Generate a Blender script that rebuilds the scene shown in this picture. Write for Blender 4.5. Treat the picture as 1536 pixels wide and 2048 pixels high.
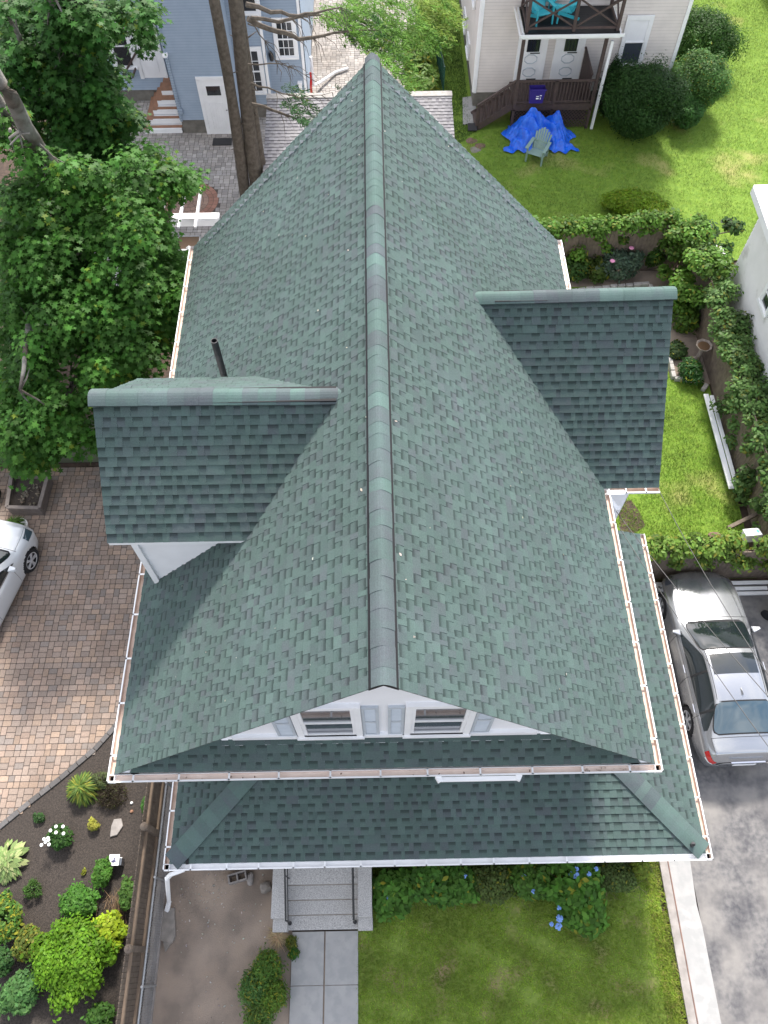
import bpy, bmesh, math, random
import numpy as np
from mathutils import Vector, Matrix
random.seed(7); rng = np.random.default_rng(7)
for o in list(bpy.data.objects): bpy.data.objects.remove(o)
S = bpy.context.scene
C = S.collection
R = math.radians
# ------------------------------------------------------------------ camera
CAMZ = 18.3; F = 1552.13
pi_, ro_, ya_ = R(30.0262), R(-0.6383), R(-0.4682)
def rz(a): return np.array([[math.cos(a), -math.sin(a), 0], [math.sin(a), math.cos(a), 0], [0, 0, 1]])
Rx = np.array([[1, 0, 0], [0, math.cos(pi_), -math.sin(pi_)], [0, math.sin(pi_), math.cos(pi_)]])
CM = rz(ya_) @ Rx @ rz(ro_)
cam = bpy.data.cameras.new('camera'); co = bpy.data.objects.new('camera', cam); C.objects.link(co)
cam.sensor_fit = 'VERTICAL'; cam.sensor_height = 36; cam.lens = 36 * F / 2048
cam.clip_start = .1; cam.clip_end = 600
m = Matrix([[*CM[i], 0] for i in range(3)] + [[0, 0, 0, 1]]); m.translation = (0, 0, CAMZ); co.matrix_world = m
S.camera = co
def at(px, py, z=0.0):
    "world point at height z seen at a pixel of the survey photograph"
    r = CM @ np.array([px - 768, 1024 - py, -F]); t = (z - CAMZ) / r[2]
    return Vector((r[0] * t, r[1] * t, z))
# ------------------------------------------------------------------ light
W = bpy.data.worlds.new('World'); S.world = W; W.use_nodes = True
wn = W.node_tree.nodes; wl = W.node_tree.links; bg = wn['Background']
SUN = Vector((0.12, 0.66, 0.74)).normalized()
sky = wn.new('ShaderNodeTexSky'); sky.sky_type = 'NISHITA'; sky.sun_disc = False
sky.sun_elevation = math.asin(SUN.z); sky.sun_rotation = math.atan2(SUN.x, SUN.y)
sky.air_density = 1.0; sky.dust_density = 2.5; sky.ozone_density = 1.0
ctc = wn.new('ShaderNodeTexCoord'); cmap = wn.new('ShaderNodeMapping'); cmap.inputs['Scale'].default_value = (1, 1, 2.2); wl.new(ctc.outputs['Generated'], cmap.inputs[0])
cn = wn.new('ShaderNodeTexNoise'); cn.inputs['Scale'].default_value = 2.3; cn.inputs['Detail'].default_value = 7; wl.new(cmap.outputs[0], cn.inputs['Vector'])
cr_ = wn.new('ShaderNodeMapRange'); cr_.inputs[1].default_value = .40; cr_.inputs[2].default_value = .60; wl.new(cn.outputs[0], cr_.inputs[0])
cx_ = wn.new('ShaderNodeMix'); cx_.data_type = 'RGBA'; wl.new(cr_.outputs[0], cx_.inputs[0]); wl.new(sky.outputs[0], cx_.inputs[6]); cx_.inputs[7].default_value = (5.6, 5.6, 5.65, 1)   # bright cloud
wl.new(cx_.outputs[2], bg.inputs[0]); bg.inputs[1].default_value = 0.15
sd = bpy.data.lights.new('sun', 'SUN'); sd.energy = 3.2; sd.angle = R(8); sd.color = (1.0, .95, .88)
so = bpy.data.objects.new('sun', sd); C.objects.link(so); so.rotation_euler = SUN.to_track_quat('Z', 'Y').to_euler()
S.view_settings.view_transform = 'Standard'; S.view_settings.look = 'None'; S.view_settings.gamma = 1
S.view_settings.use_curve_mapping = False; S.view_settings.exposure = 1.15
S.render.engine = 'CYCLES'
# ------------------------------------------------------------------ materials
def mat(name, c1, c2=None, scale=8, rough=.7, bump=0, bscale=None, metal=0, attr=False, trans=0, detail=6, c3=None, s3=1.2, spec=.5, coat=0, w3=(.42, .6)):
    m = bpy.data.materials.new(name); m.use_nodes = True; n = m.node_tree.nodes; l = m.node_tree.links
    b = n['Principled BSDF']; b.inputs['Roughness'].default_value = rough; b.inputs['Metallic'].default_value = metal
    b.inputs['Specular IOR Level'].default_value = spec; b.inputs['Coat Weight'].default_value = coat
    tc = n.new('ShaderNodeTexCoord'); geo = n.new('ShaderNodeNewGeometry')
    pos = geo.outputs['Position'] if name.startswith('g_') else tc.outputs['Object']
    no = n.new('ShaderNodeTexNoise'); no.inputs['Scale'].default_value = scale; no.inputs['Detail'].default_value = detail
    l.new(pos, no.inputs['Vector'])
    mr = n.new('ShaderNodeMapRange'); mr.inputs[1].default_value = .3; mr.inputs[2].default_value = .7; l.new(no.outputs[0], mr.inputs[0])
    mx = n.new('ShaderNodeMix'); mx.data_type = 'RGBA'; l.new(mr.outputs[0], mx.inputs[0])
    if attr:
        at_ = n.new('ShaderNodeVertexColor'); at_.layer_name = 'Col'
        k = c1 if isinstance(c1, float) else .3
        mm = n.new('ShaderNodeMapRange'); mm.inputs[1].default_value = .25; mm.inputs[2].default_value = .75
        mm.inputs[3].default_value = 1 - k; mm.inputs[4].default_value = 1 + k; l.new(no.outputs[0], mm.inputs[0])
        vm = n.new('ShaderNodeVectorMath'); vm.operation = 'SCALE'; l.new(at_.outputs[0], vm.inputs[0]); l.new(mm.outputs[0], vm.inputs['Scale'])
        out = vm.outputs[0]
    else:
        mx.inputs[6].default_value = (*c1, 1); mx.inputs[7].default_value = (*(c2 or c1), 1); out = mx.outputs[2]
    if c3:
        n3 = n.new('ShaderNodeTexNoise'); n3.inputs['Scale'].default_value = s3; n3.inputs['Detail'].default_value = 5; l.new(pos, n3.inputs['Vector'])
        m3 = n.new('ShaderNodeMapRange'); m3.inputs[1].default_value = w3[0]; m3.inputs[2].default_value = w3[1]; l.new(n3.outputs[0], m3.inputs[0])
        x3 = n.new('ShaderNodeMix'); x3.data_type = 'RGBA'; l.new(m3.outputs[0], x3.inputs[0]); l.new(out, x3.inputs[6]); x3.inputs[7].default_value = (*c3, 1)
        out = x3.outputs[2]
    l.new(out, b.inputs['Base Color'])
    if bump:
        nb = n.new('ShaderNodeTexNoise'); nb.inputs['Scale'].default_value = bscale or scale * 3; nb.inputs['Detail'].default_value = 4; l.new(pos, nb.inputs['Vector'])
        bp = n.new('ShaderNodeBump'); bp.inputs['Strength'].default_value = bump; bp.inputs['Distance'].default_value = .02
        l.new(nb.outputs[0], bp.inputs['Height']); l.new(bp.outputs[0], b.inputs['Normal'])
    if trans:
        t = n.new('ShaderNodeBsdfTranslucent'); l.new(out, t.inputs[0]); ms = n.new('ShaderNodeMixShader'); ms.inputs[0].default_value = trans
        l.new(b.outputs[0], ms.inputs[1]); l.new(t.outputs[0], ms.inputs[2]); l.new(ms.outputs[0], n['Material Output'].inputs[0])
    return m
def glass(name, col, rough=.08): return mat(name, col, rough=rough, spec=1.0, coat=.5)
M = {}
M['shingle'] = mat('shingle', .16, scale=70, rough=.93, attr=True, bump=.35, bscale=160, spec=.2, detail=8)
def blend_patches(m, tint, s1, fac):
    "granule blend: patches of slate coloured granules among the green, running over several tabs"
    n = m.node_tree.nodes; l = m.node_tree.links; b = n['Principled BSDF']; src = b.inputs['Base Color'].links[0].from_socket
    tc = n.new('ShaderNodeTexCoord'); no = n.new('ShaderNodeTexNoise'); no.inputs['Scale'].default_value = s1; no.inputs['Detail'].default_value = 6; l.new(tc.outputs['Object'], no.inputs['Vector'])
    mr = n.new('ShaderNodeMapRange'); mr.inputs[1].default_value = .45; mr.inputs[2].default_value = .62; mr.inputs[4].default_value = fac; l.new(no.outputs[0], mr.inputs[0])
    vm = n.new('ShaderNodeVectorMath'); vm.operation = 'MULTIPLY'; vm.inputs[1].default_value = tint; l.new(src, vm.inputs[0])
    mx = n.new('ShaderNodeMix'); mx.data_type = 'RGBA'; l.new(mr.outputs[0], mx.inputs[0]); l.new(src, mx.inputs[6]); l.new(vm.outputs[0], mx.inputs[7]); l.new(mx.outputs[2], b.inputs['Base Color'])
blend_patches(M['shingle'], (1.0, .86, .95), 4.0, .55)
blend_patches(M['shingle'], (1.10, 1.10, 1.12), .5, .8)
blend_patches(M['shingle'], (.90, .92, .90), 1.3, .7)
M['white'] = mat('white_trim', (.87, .87, .88), (.80, .80, .81), scale=3, rough=.5)
M['whitewall'] = mat('white_wall', (.87, .87, .89), (.80, .80, .82), scale=2, rough=.6)
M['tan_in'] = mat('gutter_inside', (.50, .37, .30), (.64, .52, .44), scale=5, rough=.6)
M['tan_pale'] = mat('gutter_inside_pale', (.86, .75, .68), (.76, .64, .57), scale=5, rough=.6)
M['black'] = mat('black_metal', (.012, .012, .014), rough=.45)
M['darkgap'] = mat('ridge_vent_black', (.01, .01, .012), rough=.8)
M['pipe'] = mat('pipe_metal', (.022, .022, .026), (.04, .04, .045), scale=12, rough=.5)
M['shutter'] = mat('shutter_grey', (.50, .54, .58), (.44, .48, .52), scale=6, rough=.5)
M['glass'] = glass('window_glass', (.02, .025, .03))
M['glassblue'] = glass('window_glass_grey', (.06, .07, .09))
M['granite'] = mat('granite', (.56, .545, .53), (.24, .235, .23), scale=60, rough=.75, bump=.1, detail=3)
M['conc'] = mat('g_concrete', (.37, .36, .35), (.32, .315, .31), scale=3, rough=.9, bump=.15, bscale=60, c3=(.30, .30, .295), s3=5)
M['concd'] = mat('g_concrete_old', (.34, .31, .29), (.22, .20, .185), scale=5, rough=.92, bump=.2, bscale=50)
M['asph'] = mat('g_asphalt', (.095, .095, .102), (.21, .20, .195), scale=9, rough=.92, bump=.4, bscale=120, detail=10, c3=(.25, .235, .22), s3=.8, w3=(.46, .66))
M['dirt'] = mat('g_dirt', (.29, .225, .175), (.36, .29, .235), scale=2.2, rough=.97, bump=.4, bscale=40, detail=10, c3=(.20, .16, .13), s3=1.1)
M['mulch'] = mat('g_mulch', (.028, .023, .020), (.068, .054, .045), scale=28, rough=.97, bump=.8, bscale=60, detail=10)
M['soil'] = mat('g_soil', (.10, .066, .048), (.05, .036, .028), scale=9, rough=.97, bump=.5, bscale=60)
M['lawn'] = mat('g_lawn', (.13, .20, .028), (.21, .28, .05), scale=9, rough=.95, bump=.5, bscale=80, detail=12, c3=(.31, .24, .13), s3=1.3, w3=(.54, .72))
M['lawn_back'] = mat('g_lawn_back', (.11, .20, .02), (.18, .28, .03), scale=6, rough=.95, bump=.5, bscale=60, detail=12, c3=(.34, .31, .11), s3=.5, w3=(.56, .74))
M['paver'] = mat('paver', .18, scale=30, rough=.9, attr=True, bump=.2, bscale=90)
M['joint'] = mat('g_paver_joint', (.11, .09, .078), (.08, .066, .056), scale=12, rough=.97)
M['wood'] = mat('old_wood', (.21, .165, .125), (.13, .10, .08), scale=7, rough=.85, bump=.3)
M['woodpale'] = mat('pale_wood', (.33, .24, .17), (.24, .18, .13), scale=5, rough=.85)
M['bark'] = mat('bark', (.14, .115, .09), (.065, .052, .04), scale=9, rough=.95, bump=.9, bscale=30)
M['barkmaple'] = mat('maple_bark', (.13, .105, .085), (.055, .045, .036), scale=6, rough=.95, bump=.8, bscale=25, c3=(.20, .19, .17), s3=2.5)
M['leaf'] = mat('leaf', .15, scale=4, rough=.5, attr=True, trans=.38, spec=.16)
M['needle'] = mat('needle', .12, scale=4, rough=.6, attr=True, trans=.25, spec=.1)
M['grass'] = mat('grass_blade', .30, scale=1.5, rough=.7, attr=True, trans=.35)
M['flower_white'] = mat('petal_white', (.8, .8, .78), rough=.6)
M['flower_blue'] = mat('petal_blue', (.12, .25, .62), (.22, .36, .72), scale=40, rough=.6)
M['flower_pink'] = mat('petal_pink', (.65, .25, .42), rough=.6)
M['silver'] = mat('silver_paint', (.43, .44, .46), rough=.27, metal=.75, coat=.9)
M['carwhite'] = mat('car_white', (.70, .73, .76), rough=.25, coat=.9)
M['carglass'] = glass('car_glass', (.012, .018, .02), .03)
M['carglass2'] = glass('car_rear_glass', (.05, .085, .11), .05)
M['rubber'] = mat('rubber', (.018, .018, .02), rough=.85)
M['rim'] = mat('alloy', (.68, .68, .70), rough=.35, metal=.3)
M['red'] = mat('lamp_red', (.55, .012, .012), rough=.2, coat=.8)
M['chrome'] = mat('chrome', (.7, .7, .72), rough=.15, metal=1)
M['blue_siding'] = mat('blue_siding', (.33, .40, .49), (.29, .36, .45), scale=3, rough=.65)
M['tan_siding'] = mat('cream_siding', (.70, .64, .60), (.63, .575, .54), scale=2.5, rough=.6)
M['white_siding'] = mat('white_siding', (.80, .785, .77), (.73, .715, .70), scale=2, rough=.6, c3=(.40, .38, .35), s3=1.1, w3=(.60, .75))
M['found'] = mat('foundation', (.20, .185, .16), (.13, .12, .105), scale=5, rough=.95, bump=.3)
M['brownpaint'] = mat('brown_paint', (.085, .055, .048), (.055, .038, .035), scale=8, rough=.7)
M['deckwood'] = mat('deck_wood', (.34, .17, .10), (.24, .13, .08), scale=6, rough=.7)
M['turq'] = mat('turquoise_plastic', (.04, .42, .50), rough=.45)
M['sage'] = mat('sage_plastic', (.24, .34, .30), rough=.5)
M['tarp'] = mat('blue_tarp', (.006, .085, .60), (.015, .17, .85), scale=6, rough=.34, spec=.6, bump=.9, bscale=9)
M['purple'] = mat('bin_purple', (.035, .02, .20), rough=.5)
M['navy'] = mat('navy_plastic', (.008, .015, .07), rough=.4)
M['green_p'] = mat('green_plastic', (.01, .06, .04), rough=.5)
M['greywood'] = mat('grey_planter', (.20, .17, .155), (.14, .12, .11), scale=8, rough=.8)
M['ivywall'] = mat('olive_wall', (.10, .115, .07), (.075, .09, .055), scale=2, rough=.8)
M['stone'] = mat('stone', (.30, .27, .24), (.20, .18, .16), scale=8, rough=.9, bump=.4)
M['stonew'] = mat('kerb_stone', (.42, .40, .38), (.30, .28, .26), scale=8, rough=.9, bump=.4)
M['galv'] = mat('galvanised', (.42, .43, .44), (.32, .33, .34), scale=10, rough=.45, metal=.5)
M['rust'] = mat('rust_stain', (.22, .13, .10), (.14, .09, .075), scale=6, rough=.9)
M['brownglass'] = mat('table_top', (.16, .09, .05), (.11, .07, .04), scale=2, rough=.3)
M['dry'] = mat('dry_straw', (.50, .38, .22), (.38, .28, .16), scale=20, rough=.9)
M['greyshingle'] = mat('grey_shingle', .18, scale=60, rough=.93, attr=True, bump=.3, bscale=150, spec=.2)
M['teal_ink'] = mat('label_teal', (.05, .40, .36), rough=.5)
M['dark_ink'] = mat('label_dark', (.05, .05, .12), rough=.5)
M['terra'] = mat('concrete_bath', (.36, .30, .26), (.26, .22, .19), scale=12, rough=.9)
M['stem'] = mat('stem_green', (.08, .12, .03), rough=.7)
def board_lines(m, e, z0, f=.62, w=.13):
    "shade line painted into the colour where each lapped board meets the one above"
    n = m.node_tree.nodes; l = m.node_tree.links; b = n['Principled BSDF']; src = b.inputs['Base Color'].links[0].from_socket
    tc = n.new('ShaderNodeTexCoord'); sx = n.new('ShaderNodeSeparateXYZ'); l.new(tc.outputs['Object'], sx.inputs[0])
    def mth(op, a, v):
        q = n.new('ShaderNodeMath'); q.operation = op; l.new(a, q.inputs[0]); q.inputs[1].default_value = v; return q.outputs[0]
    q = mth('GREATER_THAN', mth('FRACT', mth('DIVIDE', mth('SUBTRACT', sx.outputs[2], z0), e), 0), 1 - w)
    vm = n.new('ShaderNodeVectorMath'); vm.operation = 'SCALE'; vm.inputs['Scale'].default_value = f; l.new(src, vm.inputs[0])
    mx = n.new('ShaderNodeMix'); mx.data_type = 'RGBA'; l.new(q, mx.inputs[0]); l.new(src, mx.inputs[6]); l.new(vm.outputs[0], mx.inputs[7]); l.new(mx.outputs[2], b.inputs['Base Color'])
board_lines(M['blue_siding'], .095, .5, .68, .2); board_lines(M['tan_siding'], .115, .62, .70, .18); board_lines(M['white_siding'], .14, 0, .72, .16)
blend_patches(M['asph'], (.55, .56, .60), 1.7, .8)
blend_patches(M['paver'], (.76, .74, .72), .42, .9)
# ------------------------------------------------------------------ helpers
def tag(o, label=None, cat=None, group=None, kind=None):
    if label: o['label'] = label
    if cat: o['category'] = cat
    if group: o['group'] = group
    if kind: o['kind'] = kind
    return o
def empty(name, loc, label, cat, group=None, rot=0):
    o = bpy.data.objects.new(name, None); C.objects.link(o); o.location = loc; o.rotation_euler = (0, 0, rot); o.empty_display_size = .2
    return tag(o, label, cat, group)
class MB:
    def __init__(s): s.v = []; s.f = []; s.mi = []; s.c = []; s.mat = 0; s.col = None
    def add(s, vs, fs, cols=None):
        n = len(s.v); s.v += [tuple(v) for v in vs]
        for f in fs: s.f.append(tuple(n + i for i in f)); s.mi.append(s.mat)
        if cols is None: cols = [s.col or (1, 1, 1)] * len(vs)
        s.c += cols; return s
    def box(s, c, d, rot=0, M_=None):
        c = Vector(c); x, y, z = (k / 2 for k in d); vs = []
        Mx = M_ or Matrix.Rotation(rot, 3, 'Z')
        for a in (-1, 1):
            for b in (-1, 1):
                for e in (-1, 1): vs.append(c + Mx @ Vector((a * x, b * y, e * z)))
        return s.add(vs, [(0, 1, 3, 2), (4, 6, 7, 5), (0, 4, 5, 1), (2, 3, 7, 6), (0, 2, 6, 4), (1, 5, 7, 3)])
    def bar(s, a, b, w, h=None, up=(0, 0, 1)):
        a = Vector(a); b = Vector(b); d = (b - a); L = d.length; d.normalize(); u = Vector(up)
        if abs(d.dot(u)) > .99: u = Vector((0, 1, 0))
        x = d.cross(u).normalized(); u = x.cross(d)
        Mx = Matrix((x, d, u)).transposed()
        return s.box((a + b) / 2, (w, L, h or w), M_=Mx)
    def tube(s, pts, rs, n=8, caps=True):
        pts = [Vector(p) for p in pts]; rs = rs if isinstance(rs, (list, tuple)) else [rs] * len(pts); vs = []
        for i, p in enumerate(pts):
            d = (pts[min(i + 1, len(pts) - 1)] - pts[max(i - 1, 0)]).normalized()
            x = d.cross(Vector((0, 0, 1)) if abs(d.z) < .95 else Vector((1, 0, 0))).normalized(); y = d.cross(x)
            for k in range(n):
                a = 2 * math.pi * k / n; vs.append(p + (x * math.cos(a) + y * math.sin(a)) * rs[i])
        fs = []
        for i in range(len(pts) - 1):
            for k in range(n): fs.append((i * n + k, i * n + (k + 1) % n, (i + 1) * n + (k + 1) % n, (i + 1) * n + k))
        if caps: fs += [tuple(range(n - 1, -1, -1)), tuple((len(pts) - 1) * n + k for k in range(n))]
        return s.add(vs, fs)
    def lathe(s, c, prof, n=20, M_=None):
        c = Vector(c); vs = []; fs = []; Mx = M_ or Matrix.Identity(3)
        for r, z in prof:
            for k in range(n): a = 2 * math.pi * k / n; vs.append(c + Mx @ Vector((r * math.cos(a), r * math.sin(a), z)))
        for i in range(len(prof) - 1):
            for k in range(n): fs.append((i * n + k, i * n + (k + 1) % n, (i + 1) * n + (k + 1) % n, (i + 1) * n + k))
        fs += [tuple(range(n - 1, -1, -1)), tuple((len(prof) - 1) * n + k for k in range(n))]
        return s.add(vs, fs)
    def prism(s, poly, z0, z1):
        n = len(poly); vs = [(p[0], p[1], z0) for p in poly] + [(p[0], p[1], z1) for p in poly]
        return s.add(vs, [tuple(range(n - 1, -1, -1)), tuple(range(n, 2 * n))] + [(i, (i + 1) % n, n + (i + 1) % n, n + i) for i in range(n)])
    def build(s, name, mt, parent=None, smooth=False, bevel=0, offset=None):
        me = bpy.data.meshes.new(name); me.from_pydata(s.v, [], s.f)
        for k in (mt if isinstance(mt, (list, tuple)) else [mt]): me.materials.append(M[k])
        me.polygons.foreach_set('material_index', s.mi)
        ca = me.color_attributes.new('Col', 'FLOAT_COLOR', 'POINT')
        ca.data.foreach_set('color', np.hstack([np.array(s.c, float).reshape(-1, 3), np.ones((len(s.c), 1))]).ravel())
        if smooth: me.polygons.foreach_set('use_smooth', [True] * len(s.f))
        me.update(); o = bpy.data.objects.new(name, me); C.objects.link(o)
        if parent: o.parent = parent
        if parent and offset is None:
            # geometry given in world space: cancel the thing's own placement
            o.matrix_parent_inverse = world(parent).inverted()
        if bevel:
            b = o.modifiers.new('bevel', 'BEVEL'); b.width = bevel; b.segments = 2; b.limit_method = 'ANGLE'
        return o
def world(o):
    mw = Matrix.Translation(o.location) @ o.rotation_euler.to_matrix().to_4x4() @ Matrix.Diagonal((*o.scale, 1))
    if o.parent: mw = world(o.parent) @ o.matrix_parent_inverse @ mw
    return mw
def copy_tree(o, parent=None):
    c = o.copy(); C.objects.link(c)
    if parent: c.parent = parent; c.matrix_parent_inverse = o.matrix_parent_inverse.copy()
    for ch in [x for x in bpy.data.objects if x.parent == o]: copy_tree(ch, c)
    return c
def sheet(name, poly, z, mt, label=None):
    b = MB(); n = len(poly); b.add([(p[0], p[1], z) for p in poly], [tuple(range(n))])
    return tag(b.build(name, mt), label, None, None, 'structure')
def clip(poly, planes):
    for (a, b, c) in planes:
        out = []; n = len(poly)
        for i in range(n):
            p, q = poly[i], poly[(i + 1) % n]; dp = a * p[0] + b * p[1] - c; dq = a * q[0] + b * q[1] - c
            if dp <= 1e-9: out.append(p)
            if (dp < -1e-9 and dq > 1e-9) or (dp > 1e-9 and dq < -1e-9):
                t = dp / (dp - dq); out.append(tuple(p[k] + (q[k] - p[k]) * t for k in range(len(p))))
        poly = out
        if len(poly) < 3: return []
    return poly
GREEN = [(.079, .117, .108), (.075, .111, .103), (.083, .124, .113), (.078, .110, .106), (.081, .107, .107), (.072, .108, .100)]
GREY = [(.25, .24, .25), (.29, .28, .29), (.22, .21, .225), (.26, .25, .255)]
def lift(c, k): return tuple(x * k for x in c)
def shingles(mb, O, U, V, W_, L_, planes=(), e=.142, pal=GREEN, dark=.50, wmin=.075, wmax=.165):
    "laminated shingles: courses of raised tabs and set-back gaps, clipped in the (u,v) plane of the slope"
    O = Vector(O); U = Vector(U).normalized(); V = Vector(V).normalized(); N = U.cross(V).normalized()
    if N.z < 0: N = -N
    def put(poly):
        poly = clip(poly, planes)
        if len(poly) < 3: return
        mb.add([O + U * p[0] + V * p[1] + N * p[2] for p in poly], [tuple(range(len(poly)))], [tuple(p[3:6]) for p in poly])
    rows = int(math.ceil(L_ / e)); patch = [random.random() for _ in range(400)]
    for i in range(rows):
        v0, v1 = i * e, min((i + 1) * e, L_)
        def h(v, raised): return (.012 + (.006 if raised else 0)) * (1 - (v - i * e) / e) + .004
        u = 0; raised = random.random() < .5; wob = random.uniform(-.004, .004)
        while u < W_:
            w = random.uniform(wmin, wmax) if not raised else (random.uniform(wmin * .8, wmax) if random.random() < .88 else random.uniform(.2, .34))
            u2 = min(u + w, W_)
            big = .5 + .5 * math.sin(u * 1.3 + i * .37) * math.sin(u * .41 - i * .23)
            c = random.choice(pal) if random.random() > big * .5 else pal[0]
            c = lift(c, random.uniform(.93, 1.07))
            if raised:
                put([(u, v0, h(v0, 1), *c), (u2, v0, h(v0, 1), *c), (u2, v1, h(v1, 1), *c), (u, v1, h(v1, 1), *c)])
            else:
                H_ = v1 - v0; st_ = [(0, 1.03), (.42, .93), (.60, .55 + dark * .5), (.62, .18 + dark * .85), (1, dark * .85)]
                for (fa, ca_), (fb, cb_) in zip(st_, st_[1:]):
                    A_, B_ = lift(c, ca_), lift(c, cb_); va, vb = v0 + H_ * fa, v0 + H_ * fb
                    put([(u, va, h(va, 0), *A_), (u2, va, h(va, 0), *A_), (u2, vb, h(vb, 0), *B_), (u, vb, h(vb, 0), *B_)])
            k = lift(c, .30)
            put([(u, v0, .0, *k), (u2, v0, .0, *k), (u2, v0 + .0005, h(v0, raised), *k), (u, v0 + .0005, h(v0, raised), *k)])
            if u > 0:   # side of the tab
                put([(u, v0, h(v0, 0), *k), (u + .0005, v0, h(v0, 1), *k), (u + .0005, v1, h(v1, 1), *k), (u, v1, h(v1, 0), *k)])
            u = u2; raised = not raised
def caps(mb, A, B, width, height, side, drop, piece=.21, pal=None, seed=1):
    "overlapping curved cap shingles from A to B; side: horizontal unit vector across; drop: slope of both sides"
    rnd = random.Random(seed); A = Vector(A); B = Vector(B); D = (B - A); L = D.length; D.normalize(); side = Vector(side).normalized()
    n = max(1, int(L / piece)); pal = pal or [(.100, .155, .140), (.098, .148, .136), (.095, .137, .130), (.094, .120, .122), (.092, .112, .118), (.096, .126, .126)]
    up = Vector((0, 0, 1)); K = 8; prev = 0; cuts = [0] + [(k + rnd.uniform(-.16, .16)) / n for k in range(1, n)] + [1]
    for i in range(n):
        a = A + D * (L * cuts[i]); b = A + D * (L * cuts[i + 1] + .012)
        if rnd.random() > .35: prev = rnd.randrange(len(pal))
        c = lift(pal[prev], rnd.uniform(.94, 1.06)); vs = []; jo = side * rnd.uniform(-.003, .003); jz = rnd.uniform(-.0008, .0008); a = a + jo + up * jz; b = b + jo + up * jz * .3
        for (p, hh) in ((a, .0045), (b, .001)):
            for k in range(K + 1):
                t = -1 + 2 * k / K; z = height - drop * width / 2 * (abs(t) ** 1.6)
                vs.append(p + side * (t * width / 2) + up * (z + hh))
            vs_ = vs
        base = [a + side * ((-1 + 2 * k / K) * width / 2) + up * (height - drop * width / 2 * (abs(-1 + 2 * k / K) ** 1.6) - .002) for k in range(K + 1)]
        mb.add(vs, [(k, k + 1, K + 2 + k, K + 1 + k) for k in range(K)], [c] * len(vs))
        q = [vs[k] for k in range(K + 1)] + base
        mb.add(q, [(k, k + 1, K + 2 + k, K + 1 + k) for k in range(K)], [lift(c, .85)] * len(q))
        for s_ in (0, K):
            e1, e2 = vs[s_], vs[K + 1 + s_]
            mb.add([e1, e2, e2 - up * .02, e1 - up * .02], [(0, 1, 2, 3)], [lift(c, .6)] * 4)
def siding(mb, A, B, z0, z1, e=.11, out=None, top=None):
    "lapped boards on the wall from A to B (2-D points); top(u) gives an upper limit for gables"
    A = Vector((A[0], A[1], 0)); B = Vector((B[0], B[1], 0)); U = (B - A).normalized(); L = (B - A).length; N = Vector(out)
    z = z0; 
    while z < z1 - .01:
        zt = min(z + e, z1); ul, ur = 0, L
        if top: ul, ur = top(z); 
        if ur > ul:
            a = A + U * ul; b = A + U * ur
            mb.add([a + N * .032 + Vector((0, 0, z)), b + N * .032 + Vector((0, 0, z)), b + N * .004 + Vector((0, 0, zt)), a + N * .006 + Vector((0, 0, zt))], [(0, 1, 2, 3)])
            mb.add([a + N * .004 + Vector((0, 0, z)), b + N * .004 + Vector((0, 0, z)), b + N * .032 + Vector((0, 0, z)), a + N * .032 + Vector((0, 0, z))], [(0, 1, 2, 3)])
        z = zt
def wallbox(mb, A, B, z0, z1, th, out):
    A = Vector((A[0], A[1], 0)); B = Vector((B[0], B[1], 0)); N = Vector(out)
    p = [A, B, B - N * th, A - N * th]; mb.prism([(q.x, q.y) for q in p], z0, z1)
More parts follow.
